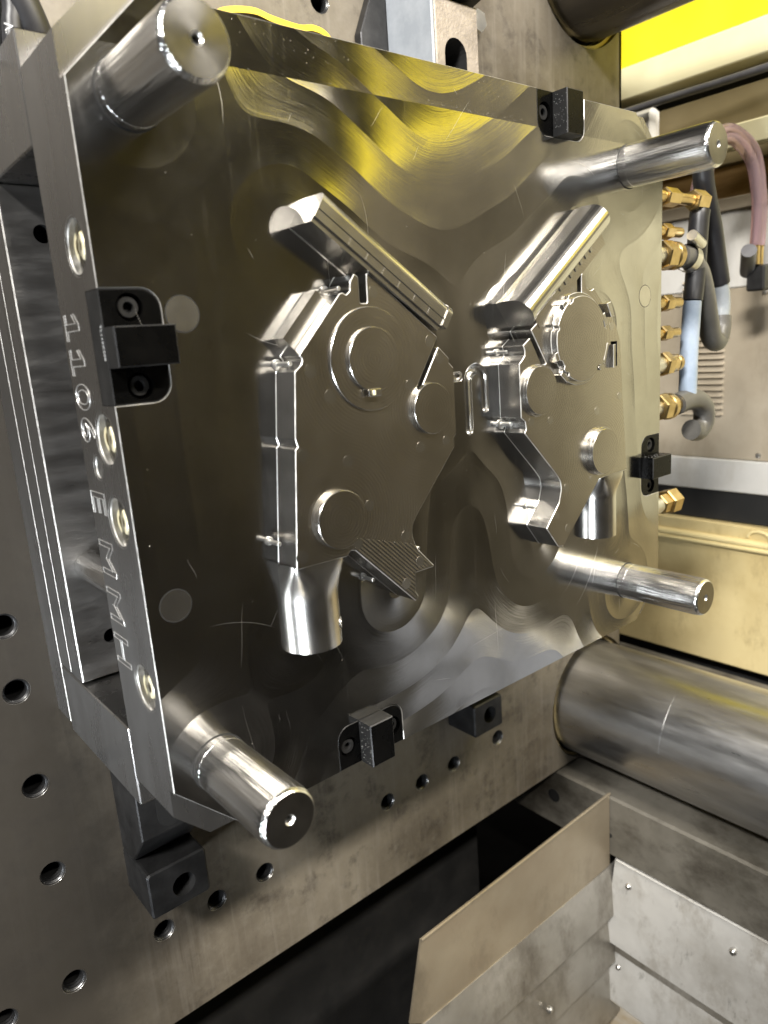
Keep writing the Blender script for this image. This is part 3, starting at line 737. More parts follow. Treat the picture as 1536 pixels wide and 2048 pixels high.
# bar across the top of the left core
uL, nL = (0.825, -0.565), (0.565, 0.825)
mb = MB()
arc = [(26.4+4.2*sin(t), -14.5-4.2*cos(t)) for t in [pi/2*k/7 for k in range(8)]]
mb.section([(15.1, 0.2), (15.1, -0.05), (15.6, -0.5), (15.6, -17.6), (18.0, -17.6), (18.0, -18.7), (22.0, -18.7), (22.0, -19.15), (22.7, -19.15), (22.7, -18.7)]+arc+[(31.0, 0.2)], uL, nL, -145.2, -59.0, 'wall')
arc2 = [(26.0+5.0*sin(t), -14.5-5.0*cos(t)) for t in [pi/2*k/7 for k in range(8)]]
mb.section([(18.6, 0.2), (18.6, -19.5)]+arc2+[(31.4, 0.2)], uL, nL, -59.0, -55.5, 'wall')
bar = mb.build("bar_core", core_l)
mb = MB()
for k in range(6):
    s_ = -125+k*11
    mb.section([(18.2, -18.72), (18.2, -18.80), (21.8, -18.80), (21.8, -18.72)], uL, nL, s_, s_+0.22, 'wall')
mb.build("scale_mark", bar)
# wedge block on the left flank
mb = MB()
uB = Vector((19.7, 20.2)).normalized(); nB = (uB.y, -uB.x); uB = (uB.x, uB.y)
s0 = -125.9*uB[0]+47.1*uB[1]; n0 = -125.9*nB[0]+47.1*nB[1]
mb.section([(n0-0.5, 0.2), (n0-0.5, -0.05), (n0, -0.5), (n0, -9.7), (n0+7.0, -9.7)]+[(n0+7.0+3.2*sin(t), -12.9+3.2*cos(t)) for t in [pi/2*k/6 for k in range(1, 7)]]+[(n0+10.6, -15.6), (n0+11.4, -15.6), (n0+11.4, 0.2)], uB, nB, s0, s0+28.0, 'wall')
mb.build("wedge_block", core_l)
# half-round socket core below
def socket_core(name, xc, r, z0, z1, z2, flat, parent, top=HC, mirror=1):
    mb = MB(); rows = []; K = 40
    zs = [z0+(z1-z0)*k/14 for k in range(15)]+[z1-0.01]+[z1+(z2-z1)*k/8 for k in range(1, 9)]
    verts = []
    for z in zs:
        t = min(1, max(0, (z0-z)/(z0-z1))); t = t*t*(3-2*t)
        e = 0.30+0.70*t                      # superellipse exponent: box at the core, round at the end
        for k in range(K+1):
            a = pi*k/K; cx = -cos(a); sy = sin(a)
            x = (abs(cx)**e)*(1 if cx > 0 else -1); y = abs(sy)**e
            X = xc+x*r; Y = -y*(15.6*(1-t)+r*t)
            f = max(0, min(1, (z1-6-z)/6))
            if flat and f > 0 and cx < 0 and Y > -6.5: X = max(X, xc-r+f*1.6) if flat > 0 else X
            verts.append((X, Y, z))
    fs = []
    for i in range(len(zs)-1):
        for k in range(K): o = i*(K+1)+k; fs.append([o, o+K+1, o+K+2, o+1])
    mb.add(verts, fs, 'wall', True)
    o = (len(zs)-1)*(K+1)
    mb.add(verts[o:o+K+1], [list(range(K+1))[::-1]], 'wall')
    return mb.build(name, parent)
sock_l = socket_core("socket_core", -120.4, 15.0, -55.2, -75.0, -100.0, 0, core_l)
mb = MB(); mb.lathe([(2.9, 0.6), (2.9, -0.35), (0, -0.35)], (-109.0, -9.8, -90.5), (-0.76, 0.65, 0), 'bolt', 28); mb.build("side_pin", sock_l)

# --- right core
RC = [(43.9, 23.5), (34.2, 39.1), (28.0, 35.2), (29.3, 32.2), (29.2, 29.5), (26.8, 27.1), (24.2, 25.2), (24.5, -5.4), (28.0, -7.9), (28.7, -12.2), (27.1, -14.6), (54.7, -42.4), (59.4, -47.8), (60.5, -53.5), (57.7, -61.8), (45.1, -75.4),
      (56.2, -89.4), (61.4, -90.4), (100.2, -53.9), (132.0, -52.8), (131.5, -48.1), (127.0, -1.6), (124.4, 32.6), (119.5, 42.9), (96.1, 65.6), (92.3, 63.9), (88.2, 66.6), (85.8, 73.3), (84.2, 74.6), (83.3, 73.7), (83.2, 63.0), (79.2, 63.0), (79.1, 72.2), (35.2, 43.4), (48.5, 23.4)]
core_r = core_body("core_insert", RC, 'core_r', {12: 8, 13: 8, 11: 5, 25: 4, 9: 2, 3: 2}, [([(113.2, 17.2), (120.4, 17.2), (120.4, 32.8), (113.2, 32.8)], 9)])
mb = MB(); mb.prism([(104.6, 56.1), (109.0, 57.2), (113.1, 48.2), (109.3, 48.0)], -19.0, HC+0.2, 'wall', 'wall', 'edge', 0.3); mb.build("gear_key", core_r)
mb = MB(); mb.prism([(112.0, 16.6), (114.6, 16.6), (114.6, 31.0), (112.0, 31.0)], -18.6, HC+0.2, 'wall', 'wall', 'edge', 0.3); mb.build("gear_key", core_r)
def gear_disc():
    mb = MB(); cx, cz, R1, R2 = 76.5, 36.0, 27.2, 25.0
    def out(r, notch):
        p = []
        for k in range(120):
            a = 2*pi*k/120; d = r
            for c, w_, dep in ((radians(163), 0.05, 1.5), (radians(214), 0.10, 1.8), (radians(232), 0.06, 1.4), (radians(312), 0.10, 1.8), (radians(20), 0.09, 2.0), (radians(118), 0.07, 1.4)):
                if abs((a-c+pi) % (2*pi)-pi) < w_: d = r-dep*notch
            p.append((cx+d*cos(a), cz+d*sin(a)))
        return p
    mb.prism(out(R1, 1.0), -18.6, HC+0.3, 'wall', 'wall', 'edge', 0.3)
    mb.prism(out(R2, 1.0), -21.2, -18.5, 'core_r', 'wall', 'edge', 0.35)
    return mb.build("gear_disc", core_r)
gear_disc()
mb = MB()
for a, rr, l, wd, hh in ((24, 25.6, 8, 3.4, -20.8), (-2, 27.0, 0, 0, 0), (-38, 26.2, 7, 3.0, -20.0), (200, 26.2, 5, 3.0, -21.0), (232, 26.6, 8, 3.2, -20.0), (128, 26.2, 4, 2.6, -20.6), (-20, 29.2, 13, 2.2, -18.8)):
    if not l: continue
    c = (76.5+rr*cos(radians(a)), 36+rr*sin(radians(a))); t = (-sin(radians(a)), cos(radians(a))); n = (cos(radians(a)), sin(radians(a)))
    q = [(c[0]+t[0]*x+n[0]*y, c[1]+t[1]*x+n[1]*y) for x, y in ((-l/2, -wd/2), (l/2, -wd/2), (l/2, wd/2), (-l/2, wd/2))]
    mb = MB(); mb.prism(q, hh, HC+0.2, 'wall', 'wall', 'edge', 0.3); mb.build("gear_key", core_r)
disc(39.5, 8.9, 14.1, -19.2, 'core_r', core_r, step=(0.9, -17.4)); disc(101.0, -35.5, 14.6, -20.2, 'core_r', core_r, step=(1.0, -18.2))
ejectors([(33.2, -8.5, 2.3), (50.8, -9.8, 2.3), (98.3, -9.4, 2.5), (123.5, -2.3, 2.3), (65.4, -53.4, 2.5), (56.1, -69.3, 2.2), (66.2, -79.5, 2.5), (91.4, -51.7, 1.6), (86.5, 61.7, 1.9), (75.0, 65.2, 2.2), (114.5, 42.3, 2.5), (32.5, 34.0, 2.3)], core_r)
uR, nR = (0.804, 0.594), (0.594, -0.804)
mb = MB()
def arch_sec(g=0.0):
    p = [(-33.0-g, 0.2), (-33.9-g, -6), (-33.8-g, -11)]
    p += [(-25.2-(8.6+g)*cos(t), -12.6-(9.2+g)*sin(t)) for t in [pi*0.06+pi*0.80*k/14 for k in range(15)]]
    return p+[(-16.9, -15.0), (-16.9, 0.2)]
mb.section(arch_sec(), uR, nR, 57.5, 146.5, 'wall'); mb.section(arch_sec(0.5), uR, nR, 54.5, 57.6, 'wall')
mb.section([(-17.2, 0.2), (-17.2, -15.95), (-10.0, -15.95), (-10.0, 0.2)], uR, nR, 60.5, 141.0, 'core_r')
barr = mb.build("half_round_core", core_r)
mb = MB()
for k in range(7):
    s_ = 88+k*6.2
    mb.section([(-17.0, -15.9), (-17.0, -16.6), (-14.6, -16.6), (-14.6, -15.9)], uR, nR, s_, s_+2.4, 'wall')
mb.build("rack_teeth", barr)
sock_r = socket_core("socket_core", 117.5, 14.2, -52.9, -70.0, -97.0, 0, core_r)
mb = MB(); mb.lathe([(2.2, 0.6), (2.2, -0.35), (0, -0.35)], (130.6, -5.6, -84), (-0.92, 0.39, 0), 'bolt', 28)
mb.build("side_pin", sock_r)

# --- core pins standing out of the parting face beside the cores
for x, z, r, y in [(-138.6, -43.6, 1.0, -10), (-124.9, 36.0, 1.1, -12), (-95.0, 67.6, 1.1, -12), (23.0, 32.2, 1.0, -8), (24.6, -9.2, 1.4, -8), (44.6, -63.0, 1.0, -8), (-54.0, -65.6, 1.0, -9), (-86.0, -75.0, 1.0, -9)]:
    mb = MB(); mb.lathe([(r*2.1, 0.1), (r*2.1, -0.8), (r*1.6, -1.1), (r, -1.1), (r, y+0.2), (r-0.2, y), (0, y)], (x, 0, z), (0, 1, 0), 'bolt', 20)
    mb.build("core_pin", mold)
mb = MB(); mb.lathe([(2.3, 0.4), (2.3, 6), (0, 6)], (-1.7, 2.0, -6.0), (0, 1, 0), 'hole', 20); mb.build("sprue_puller", mold)

# --- spacer rails, ejector plates, clamp plate
for z0, z1 in ((131, 175.5), (-177, -134)):
    mb = MB(); mb.box(-200, 200, 50, 159, z0, z1, 'side', 0.7); mb.build("spacer_rail", mold)
mb = MB(); rr = [(-200, -132), (200, -132), (200, 130.5), (-200, 130.5)]
mb.prism(rr, 117.5, 137.0, 'ejplate', 'side', 'edge', 0.7, holes=[(circle(-181.5, 107.9, 4.6, 24), 12), (circle(-180.5, -109.3, 4.2, 24), 12)], hole_m='hole'); mb.build("ejector_retainer_plate", mold)
mb = MB(); mb.prism(rr, 138.0, 158.5, 'ejplate', 'side', 'edge', 0.7); mb.build("ejector_plate", mold)
mb = MB(); mb.prism([(-200, -172), (-193, -179), (193, -179), (200, -172), (200, 172), (193, 179), (-193, 179), (-200, 172)], 160.2, 185.8, 'side', 'side', 'edge', 0.7, back=True); mb.build("clamp_plate", mold)
mb = MB(); mb.lathe([(7.6, 117.3), (7.6, 49.2)][::-1], (-186.5, 0, -66), (0, 1, 0), 'pin', 36); mb.build("return_rod", mold)
# --- oil spots along the top of the face and on the pins
mb = MB(); rng = random.Random(3)
for k in range(520):
    if k < 300: x = rng.gauss(5, 55); z = 157.0+abs(rng.gauss(0, 1.3)); r = 0.08+0.11*rng.random()**2
    else: x = -160+rng.random()*235; z = 176-abs(rng.gauss(0, 9)); r = 0.08+0.17*rng.random()**3
    if not (-165 < x < 63) or z < 150 or z > 176.4: continue
    mb.lathe([(r, 0), (r*0.7, -r*0.28), (0, -r*0.42)], (x, -0.0, z), (0, 1, 0), 'oil', 6)
for k in range(80):
    x = -195+rng.random()*390; z = -165+rng.random()*300; r = 0.12+0.22*rng.random()**2
    mb.lathe([(r, 0), (r*0.7, -r*0.28), (0, -r*0.42)], (x, 0, z), (0, 1, 0), 'oil', 6)
o = mb.build("oil_spots", mold); o['kind'] = 'stuff'

mb = MB(); rng = random.Random(11)
def strip(pts, wd):
    v = []; P = [Vector(p) for p in pts]
    for i, p_ in enumerate(P):
        t_ = (P[min(i+1, len(P)-1)]-P[max(0, i-1)]).normalized(); n_ = Vector((-t_.y, t_.x))*wd*(1-abs(2*i/(len(P)-1)-1)**2+0.15)
        v += [(p_.x+n_.x, -0.012, p_.y+n_.y), (p_.x-n_.x, -0.012, p_.y-n_.y)]
    mb.add(v, [[2*i, 2*i+1, 2*i+3, 2*i+2] for i in range(len(P)-1)], 'scratch')
for k in range(34):
    cx, cz = rng.choice([(-176, 141), (157, 143), (156, -141), (-176, -141), (-111, 95), (-64, -90), (100, 108), (50, -85)])
    R = 22+rng.random()*60; a = rng.random()*2*pi; da = 0.15+rng.random()*0.6
    pts = [(cx+R*cos(a+da*i/12), cz+R*sin(a+da*i/12)) for i in range(13)]
    if all(-194 < x < 194 and -170 < z < 170 for x, z in pts): strip(pts, 0.03+0.04*rng.random())
for k in range(46):
    x, z = -190+rng.random()*380, -165+rng.random()*330; L = 3+rng.random()**2*40; a = rng.gauss(pi/2, 0.5) if rng.random() < 0.6 else rng.random()*pi
    pts = [(x+L*cos(a)*i/6+0.3*sin(i), z+L*sin(a)*i/6) for i in range(7)]
    if all(-194 < x < 194 and -170 < z < 170 for x, z in pts): strip(pts, 0.025+0.035*rng.random())
o = mb.build("scratch_marks", mold); o['kind'] = 'stuff'

# ================================================================== CLAMPS ON THE PLATEN
def foot_clamp(label, x0, x1, zt, zb, yf, hole):
    t = thing("mold_clamp", label, "clamp", ((x0+x1)/2, YP, zb), "clamps holding the mold")
    xm = (x0+x1)/2; mb = MB()
    mb.prism(rounded([(x0, zb), (x1, zb), (x1, zb+34), (x0, zb+34)], 2.5, 3), yf, YP-0.5, 'clamp', 'clamp', 'clamp', 1.2, holes=[(circle(hole[0], hole[1], 8.2, 32), 22)], hole_m='hole')
    mb.build("clamp_toe", t)
    mb = MB()
    mb.hull_box([(x0, YP-0.6, zb+34.2), (x1, YP-0.6, zb+34.2), (x0, YP-0.6, zt), (x1, YP-0.6, zt), (x0, yf+22, zb+34.2), (x1, yf+22, zb+34.2), (x0, yf-4, zb+62), (x1, yf-4, zb+62), (x0, yf-4, zt), (x1, yf-4, zt)], 'clamp', 0.8)
    mb.build("clamp_arm", t)
    mb = MB(); c = []
    for k in range(13): a = pi+pi*k/12; c.append((xm+9*cos(a), zb+74+9*sin(a)))
    for k in range(13): a = pi*k/12; c.append((xm+9*cos(a), zt-14+9*sin(a)))
    mb.prism(c, yf-4.4, yf-3.6, 'hole', 'hole', ch=0); mb.build("bolt_slot", t)
    return t
foot_clamp("black step clamp on the platen below the lower left mold corner", -176, -134, -186, -322, 143, (-152, -307))
t = thing("mold_clamp", "small dark clamp block with one hole under the mold's lower right edge", "clamp", (162, YP, -325), "clamps holding the mold")
mb = MB(); mb.prism(rounded([(142, -326), (181, -326), (181, -294), (142, -294)], 2.5, 3), 150, YP-0.5, 'clamp', 'clamp', 'clamp', 1.2, holes=[(circle(163, -309, 8.2, 32), 22)], hole_m='hole'); mb.build("clamp_toe", t)
mb = MB(); mb.box(144, 179, 158, YP-0.6, -293.5, -184, 'clamp', 1); mb.build("clamp_arm", t)
t = thing("mold_clamp", "cast slotted clamp with a grey painted side above the mold's top edge", "clamp", (140, YP, 186), "clamps holding the mold")
slot = [(136+11.5*cos(a), 246+11.5*sin(a)) for a in [pi*k/12 for k in range(13)]]+[(136+11.5*cos(a), 205+11.5*sin(a)) for a in [pi+pi*k/12 for k in range(13)]]
mb = MB(); mb.prism([(116, 186), (161, 186), (161, 282), (116, 282)], 130, YP-0.6, 'clamp_cast', 'clamp_cast', ch=1.0, holes=[(slot, 45)], hole_m='hole'); mb.build("clamp_arm", t)
mb = MB(); mb.box(113.2, 115.8, 130.6, YP-0.7, 187, 420, 'grey_paint', 0.8); mb.build("painted_side", t)
mb = MB(); mb.hull_box([(118, 150, 283), (166, 150, 283), (118, 112, 292), (166, 112, 292), (118, 112, 340), (166, 112, 340), (118, 160, 340), (166, 160, 340)], 'clamp', 1.0); mb.build("clamp_head", t)
mb = MB(); mb.lathe([(9, 0), (9, -9), (0, -9)], (215, YP-0.3, 300), (0, 1, 0), 'bolt', 6, False); tag(mb.build("hex_bolt"), "bright hex bolt head on the platen right of the cast clamp", "bolt", "loose bolt heads on the platen")
# dark bracket plate behind the clamp, yellow lifting strap with bolts
mb = MB(); mb.prism(rounded([(86, 200), (112.6, 200), (112.6, 330), (112, 330), (100, 300), (86, 268)], 5, 4), 178, YP-0.4, 'clamp', ch=0.8); tag(mb.build("bracket_plate"), "flat dark bracket plate between the tapped holes and the cast clamp", "bracket")
t = thing("lifting_strap", "curved yellow strap lying along the mold's top edge by the upper left pin", "strap", (-40, 120, 178))
mb = MB()
pts = catmull([(-112, 70, 196), (-98, 70, 206.5), (-80, 70, 210.5), (-68, 70, 209), (-52, 70, 208), (-42, 70, 209.5), (-33, 70, 207), (-24, 70, 196)], 6)
for a, b in zip(pts, pts[1:]):
    mb.add([(a.x, 62, a.z), (b.x, 62, b.z), (b.x, 84, b.z), (a.x, 84, a.z), (a.x, 62, a.z-3), (b.x, 62, b.z-3), (b.x, 84, b.z-3), (a.x, 84, a.z-3)], [[0, 1, 2, 3], [4, 5, 1, 0], [7, 6, 5, 4], [3, 2, 6, 7]], 'strap')
mb.build("strap_band", t)
for x, z in ((-94, 200), (-48, 200)):
    mb = MB(); mb.lathe([(0, 20), (5, 19), (7.5, 15), (7.5, 0)], (x, 92, z), (0, 0, 1), 'bolt', 24); mb.build("strap_bolt", t)
mb = MB(); mb.box(-112, -20, 60, 100, 177.2, 190, 'clamp', 1); mb.build("strap_base", t)
# black cables and plug at the top left corner
t = thing("printed_cable", "black cable with white print behind the mold's upper left corner", "cable", (-192, 80, 176), "cables at the upper left")
mb = MB(); mb.tube(catmull([(-192, 80, 176), (-190.5, 80, 188), (-189, 80, 197), (-187.5, 80, 232)], 6), 4.6, 'rubber', 20); mb.build("cable_jacket", t)
mb = MB(); me = text_mesh("IV", 5.2)
mb.add([(-190.6-2.9-0.8*(v.co.y-1.8), 80-3.8+0.6*(v.co.y-1.8), 182.5+v.co.x) for v in me.vertices], [list(f.vertices) for f in me.polygons], 'print'); bpy.data.meshes.remove(me)
mb.build("printed_mark", t)
for nm, lab, pts, r, m in (("black_cable", "thick plain black cable at the mold's upper left corner", [(-178, 84, 176), (-182, 81, 188), (-188, 80, 204), (-196, 80, 225)], 7.5, 'rubber'),
                        ("white_cord", "thin white cord between the printed cable and the thick black cable", [(-186.5, 78, 176), (-187, 78, 185), (-186, 79, 195), (-188, 80, 215)], 1.1, 'print'),
                        ("grey_cable", "dark grey cable at the extreme upper left of the picture", [(-199, 96, 176), (-197, 94, 200), (-194, 92, 260)], 8, 'cable')):
    mb = MB(); mb.tube(catmull(pts, 6), r, m, 16); tag(mb.build(nm), lab, "cable", "cables at the upper left")

# ================================================================== REAR SIDE OF THE MACHINE (x about 650)
X0 = 650.0
guard = thing("machine_guard", "rear guarding of the machine with yellow, cream, white and tan panels at the right", "machine guard", (X0, 100, -230))
def wall_panel(name, label, cat, z0, z1, m, x=X0, th=30, y0=-330, y1=700, ch=1.5):
    mb = MB(); mb.box(x, x+th, y0, y1, z0, z1, m, ch); o = mb.build(name, guard); o['label'] = label; return o
wall_panel("yellow_panel", "bright yellow guard panel at the upper right", "guard panel", 373, 900, 'yellow', X0-2, 40, -1200)
wall_panel("guard_rail", "pale cream rail under the yellow panel", "rail", 333.5, 372.4, 'cream_pale', X0-8, 50, -430)
wall_panel("gap_shade", "black recess strip under the cream rail", "gap shade", 312, 333, 'dark', X0+40, 10)  # near-black box stands in for the shade in the gap
wall_panel("tan_panel", "tan guard panel behind the upper right guide pin", "guard panel", 227, 311.6, 'tan', X0+10, 30)
wall_panel("guard_rail", "slanted cream bar behind the upper right guide pin", "rail", 236, 262, 'cream_pale', X0-30, 20, -330, 250)
wall_panel("back_board", "brown board behind the pink tubes", "board", 188.5, 226.6, 'wood', X0+14, 30)
wall_panel("guard_rail", "grey brown rail above the white sheet panel", "rail", 172, 188, 'beige', X0+4, 30)
wall_panel("white_panel", "white sheet panel behind the black hoses", "guard panel", 79, 171.6, 'white', X0+8, 30)
mb = MB(); mb.box(X0+9, X0+40, -330, 700, -140, 78.6, 'beige', 1); t = mb.build("vent_panel", guard); t['label'] = "beige sheet panel with a column of vent slots"
proto = None
for k in range(22):
    W = Matrix.Translation(Vector((X0+9, 205, 90-k*8.2))*S)
    if proto is None:
        mb = MB(); mb.hull_box([(0, -30, 0), (0, 30, 0), (0, -30, 4.4), (0, 30, 4.4), (-4.5, -28, 0.2), (-4.5, 28, 0.2)], 'beige', 0.2); proto = mb.build("vent_louvre", t); put(proto, W, t)
    else: twin(proto, W, t)
wall_panel("sill_panel", "pale lower sheet panel above the black gap", "guard panel", -184, -140.5, 'white', X0+6, 30)
wall_panel("gap_shade", "black gap between the pale sheet and the cream bed", "gap shade", -226, -184.5, 'dark', X0+10, 30)  # again a near-black box in place of the shaded gap
for y, z, xx in ((140, 164, X0+8), (128, -133, X0+9), (128, 70, X0+9)):
    mb = MB(); mb.lathe([(0, -2.6), (2.4, -2.2), (4.0, 0), (4.0, 2)], (xx, y, z), (1, 0, 0), 'bolt', 14); mb.build("panel_screw", guard)
t = thing("machine_bed", "long cream painted machine bed with a raised ledge at the lower right", "machine bed", (X0, 0, -430))
mb = MB(); mb.box(X0, X0+80, -330, 700, -430, -226.5, 'cream_dirty', 2); mb.build("bed_side", t)
mb = MB(); mb.tube([(X0-1, -330, -249), (X0-1, 700, -249)], 5.2, 'cream', 12); mb.tube([(X0-3, -330, -256), (X0-3, 700, -256)], 3.6, 'cream', 12); mb.build("bed_ledge", t)
mb = MB(); mb.tube([(X0-1, 118+14*cos(a), -240+9*sin(a)) for a in [pi*k/10 for k in range(11)]], 2.4, 'cream', 10); mb.build("bed_lug", t)
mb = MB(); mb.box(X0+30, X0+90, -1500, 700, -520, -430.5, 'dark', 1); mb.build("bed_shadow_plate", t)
for y0, y1, z0, z1 in ((-250, -120, -440, -292), (-340, -262, -440, -306), (-470, -362, -440, -330)):  # unseen sheets added to throw pale reflections into the mold face
    mb = MB(); mb.box(300, 302.5, y0, y1, z0, z1, 'reflector_sheet', 0.6); mb.build("added_reflector", t)
mb = MB(); mb.box(452, 648, -1500, 700, -452, -440, 'bed', 2); tag(mb.build("bed_top_plate"), "dirty steel plate between the lower tie bar and the cream bed", "plate")

for z0, z1, y0, y1, m, lab in ((-226, 311, -372, 82, 'cream_pale', "cream cover beside the vent panel"), (-226, 311, -1500, -373, 'dark_tan', "olive cover further along the guard"), (311.5, 372, -1500, -431, 'dark_tan', "olive strip under the yellow panel"), (-430, -228, -1500, -331, 'dark_tan', "lower olive cover further along the guard")):
    mb = MB(); mb.box(X0-12, X0+40, y0, y1, z0, z1, m, 2); o = mb.build("side_cover", guard); o['label'] = lab
# --- beam under the lower tie bar and the discharge chute
t = thing("bed_beam", "dirty grey steel beam under the lower tie bar", "beam", (340, 0, -540))
mb = MB(); mb.box(315, 450, -1500, 260, -532, -458, 'bed', 2.5); mb.build("beam_body", t)
for y, z, sx, sz in ((196, -492, 16, 15), (120, -506, 5, 8), (160, -520, 8, 6)):
    mb = MB(); mb.lathe([(sx*0.5, 0.3), (sx*0.5, -0.2), (0, -0.3)], (314.9, y, z), (1, 0, 0), 'hole', 24); mb.build("drilled_hole", t)
chute = thing("discharge_chute", "folded sheet metal discharge chute under the mold", "chute", (150, 50, -900))
def slab(pts, nrm, th, m, name):
    n = Vector(nrm).normalized()*th; mb = MB(); mb.hull_box([tuple(Vector(q)) for q in pts]+[tuple(Vector(q)+n) for q in pts], m); return mb.build(name, chute)
slab([(34, 120, -459), (314, 120, -453), (314, 120, -543), (37, 120, -549), (15, 120, -533)], (0, 1, -0.1), 2, 'sheet_tan', "deflector_plate")
slab([(-260, 119, -544), (335, 119, -544), (335, 112, -602), (-260, 112, -602)], (0, 1, -0.1), 2, 'sheet_grey', "back_strip")
slab([(-260, 120, -607), (335, 120, -607), (335, 110, -662), (-260, 110, -662)], (0, 1, -0.1), 2, 'sheet_grey', "back_strip")
slab([(-260, 118, -667), (335, 118, -667), (335, 106, -730), (-260, 106, -730)], (0, 1, -0.1), 2, 'sheet_grey', "back_strip")
slab([(316, 114, -533), (316, -520, -527), (306, -520, -640), (306, 122, -637)], (1, 0, 0), 2, 'sheet', "side_sheet")
slab([(318, 122, -637), (318, -900, -640), (312, -900, -654), (312, 124, -652)], (1, 0, 0), 2, 'sheet_grey', "side_fold")
slab([(312, 124, -652), (312, -900, -656), (300, -900, -712), (300, 128, -708)], (1, 0, 0), 2, 'sheet', "side_sheet")
slab([(318, 128, -716), (318, -900, -720), (280, -900, -830), (280, 110, -826)], (1, 0, 0), 2, 'rust', "side_sheet")
slab([(-260, 126, -548), (318, 126, -548), (318, 134, -760), (-260, 134, -760)], (0, 1, 0), 2, 'dark', "gap_shade_sheet")  # black, so the gaps between the strips carry painted shade
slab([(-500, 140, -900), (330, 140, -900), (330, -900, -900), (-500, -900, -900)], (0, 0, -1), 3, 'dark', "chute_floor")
slab([(300, 128, -708), (300, -900, -712), (318, -900, -720), (318, 128, -716)], (0, 0, -1), 1.5, 'rust', "side_ledge")
mb = MB(); mb.tube([(315.5, 112, -533.5), (315.5, -520, -528)], 1.6, 'sheet', 8); mb.build("folded_lip", chute)
mb = MB(); mb.tube([(34, 119.5, -459), (314, 119.5, -453)], 1.3, 'sheet_tan', 8); mb.build("folded_lip", chute)
for x, y, z in ((312.4, 96, -557), (309.0, 106, -668), (190, 108, -640), (310, -20, -560)):
    mb = MB(); ax = (1, 0, 0) if x > 300 else (0, 1, 0)
    mb.lathe([(0, -2.2), (2.2, -1.8), (3.6, 0), (3.6, 3)], (x, y, z), ax, 'bolt', 16); mb.build("rivet", chute)
mb = MB(); mb.box(-460, 318, 330, 345, -1000, -430, 'dark', 1); tag(mb.build("shade_backdrop"), "dark backdrop standing in for the shade below the platen", "cover")  # dark sheet put where only the shaded gap shows

# ================================================================== WATER FITTINGS AND HOSES ON THE RIGHT SIDE OF THE MOLD
def fitting(y, z, label, parts, x0=200.3):
    t = thing("hose_fitting", label, "hose fitting", (x0, y, z), "brass water fittings on the mold's right side")
    x = x0
    for nm, r, l, m, n, gap in parts:
        r *= 0.86
        mb = MB(); c = min(1.0, l/4)
        mb.lathe([(0, 0), (r-c, 0), (r, c), (r, l-c), (r-c, l), (0, l)][::-1], (x, y, z), (1, 0, 0), m, n, n > 8); mb.build(nm, t); x += l+gap
    return t, x
fitting(25, 135, "brass elbow fitting nearest the upper right guide pin", [("nipple", 5, 44, 'brass', 20, 0), ("hex_collar", 8, 18, 'brass', 6, 0), ("barb", 5, 24, 'brass', 20, 0), ("elbow_block", 9.5, 18, 'brass', 6, 0)])
fitting(25, 110, "short brass nipple just above the clamped hose", [("nipple", 5, 42, 'brass', 20, 0), ("hex_collar", 7, 12, 'brass', 6, 0), ("barb", 4.5, 16, 'brass', 20, 0)])
fitting(25, 92.5, "large hex nut fitting with a clamped grey hose", [("nipple", 8, 40, 'bolt', 20, 0), ("hex_nut", 13, 14, 'brass', 6, 0), ("flange_ring", 12.5, 8, 'brass', 32, 0), ("barb", 7, 14, 'brass', 20, 0)])
fitting(25, 57, "brass nipple fourth from the top in the column", [("nipple", 5, 44, 'brass', 20, 0), ("hex_collar", 7.5, 12, 'brass', 6, 0), ("barb", 5, 14, 'brass', 20, 0)])
fitting(25, 34, "brass nipple fifth from the top behind the pale hose", [("nipple", 4.5, 42, 'brass', 20, 0), ("hex_collar", 7, 12, 'brass', 6, 0), ("barb", 4.5, 14, 'brass', 20, 0)])
fitting(25, 10, "thick ribbed brass coupling in the middle of the column", [("nipple", 8, 42, 'bolt', 20, 0), ("hex_nut", 11.5, 10, 'brass', 6, 0), ("barb", 8.5, 10, 'brass', 20, 1), ("end_collar", 8, 6, 'brass', 20, 0)])
fitting(25, -24, "hex nut fitting with the short curled grey hose", [("nipple", 8, 38, 'bolt', 20, 0), ("hex_nut", 13, 12, 'brass', 6, 0), ("flange_ring", 12.5, 7, 'brass', 32, 0), ("barb", 7, 12, 'brass', 20, 0)])
t, x = fitting(25, -104, "loose tilted brass plug lowest in the column", [("nipple", 8, 42, 'bolt', 20, 0), ("hex_collar", 10, 10, 'brass', 6, 0), ("hex_nut", 12.5, 14, 'brass', 6, 0)])
def hose(name, label, pts, r, m, cat="hose", n=20, k=10, group="hoses on the mold's right side"):
    mb = MB(); mb.tube(catmull(pts, k), r, m, n); return tag(mb.build(name), label, cat, group)
hose("water_hose", "straight black hose hanging from the brass elbow", [(300, 25, 128), (298, 25, 118), (294, 25, 74), (291, 25, 58)], 7.8, 'rubber')
hose("water_hose", "pale blue hose hanging below the black one", [(290.8, 25, 57.5), (289, 25, 40), (287, 25, 15), (286, 25, -22)], 7.2, 'blue_hose')
hose("water_hose", "thick grey hose looping down from the hose clamp", [(270, 25, 92.5), (285, 25, 91), (302, 26, 80), (316, 28, 62), (327, 30, 42), (338, 32, 27), (350, 33, 23), (358, 34, 33), (360, 35, 44)], 8.6, 'grey_hose')
hose("water_hose", "short hose end, its pale highlight painted in, rising from the grey loop", [(360, 35, 44.5), (361, 35, 56), (357, 35, 72)], 7.2, 'hose_highlight')
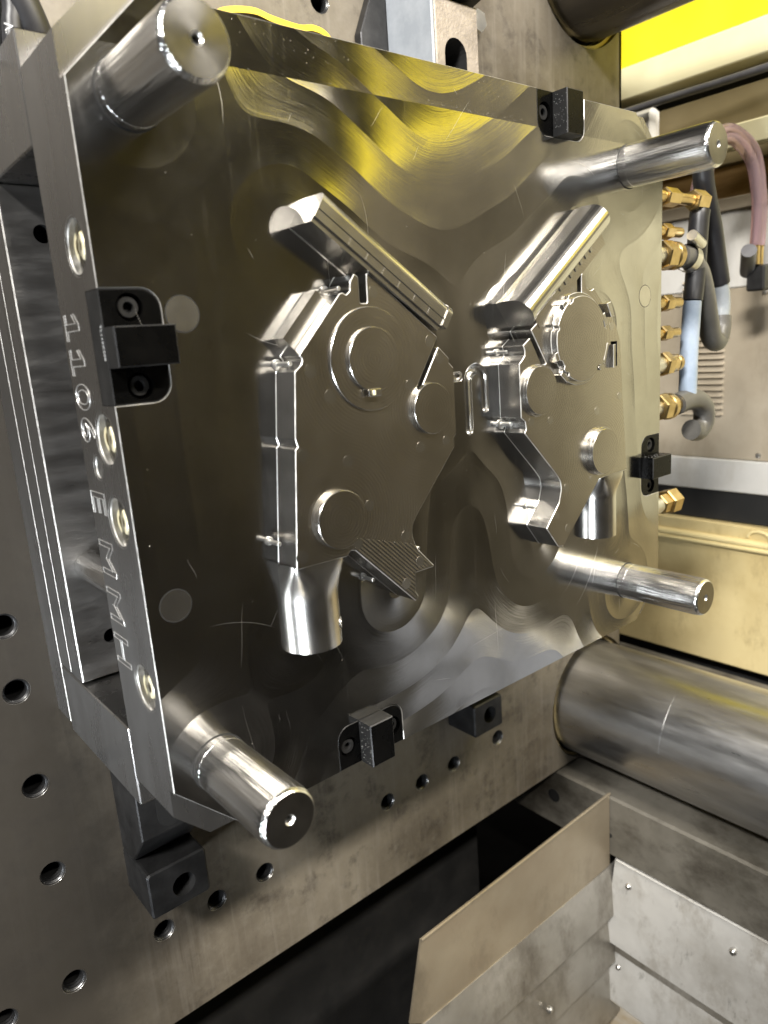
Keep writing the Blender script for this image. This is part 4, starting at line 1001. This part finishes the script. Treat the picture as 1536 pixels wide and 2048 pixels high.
hose("water_hose", "black hose running up behind the brass elbow", [(357, 35, 72.5), (350, 35, 90), (338, 34, 118), (326, 33, 138), (318, 32, 152), (310, 31, 175)], 8.2, 'rubber')
hose("water_hose", "short grey hose curled over like a hook", [(268, 25, -24), (285, 25, -22), (302, 25, -24), (315, 26, -32), (318, 27, -44), (310, 28, -51), (299, 28, -49)], 8.8, 'grey_hose')
mb = MB(); mb.lathe([(10.6, 0), (10.6, 8)][::1], (279, 25, 92), (0.97, 0, -0.25), 'bolt', 32)
t = thing("hose_clamp", "bright worm drive clamp round the thick grey hose", "hose clamp", (283, 25, 92)); mb.build("clamp_band", t)
mb = MB(); mb.tube([(271, 16, 107), (290, 18, 101)], 4.2, 'bolt', 14); mb.build("worm_screw", t)
for i, (dx, dz) in enumerate(((0, 0), (9, 8))):
    hose("clear_tube", ("pink clear tube of the inner bend beside the brown board", "pink clear tube of the outer bend beside the brown board")[i],
         [(470-dx*2, 110, 165), (474-dx, 108, 195+dz), (490, 106, 218+dz), (520, 104, 222+dz), (552+dx, 102, 205+dz), (566+dx, 100, 170), (568+dx, 100, 138), (566+dx, 100, 118)], 6.2, 'tube', "tube", 16, 8, "pink tubes at the right")
t = thing("water_manifold", "dark manifold block with brass tube ends at the right edge", "manifold", (572, 100, 80))
mb = MB(); mb.tube([(540, 95, 112), (575, 112, 92)], 8, 'cable', 16); mb.build("valve_body", t)
mb = MB(); mb.box(568, 588, 90, 110, 70, 98, 'clamp', 2); mb.build("manifold_block", t)
for dx in (0, 9):
    mb = MB(); mb.lathe([(0, 0), (5, 0), (5, 20), (0, 20)][::-1], (566+dx, 100, 98.4), (0, 0, 1), 'brass', 16); mb.build("tube_end", t)
hose("power_cable", "grey cable running along the black recess under the cream rail", [(600, 330, 306), (620, 240, 312), (630, 150, 314), (636, 60, 318), (640, -200, 330)], 4.5, 'cable', "cable", 12, 6, "cables at the right")
t = thing("rail_bracket", "small white bracket behind the mold's upper right corner", "bracket", (640, 285, 285))
mb = MB(); mb.box(628, 648, 262, 300, 262, 312, 'white', 6); mb.build("bracket_body", t)
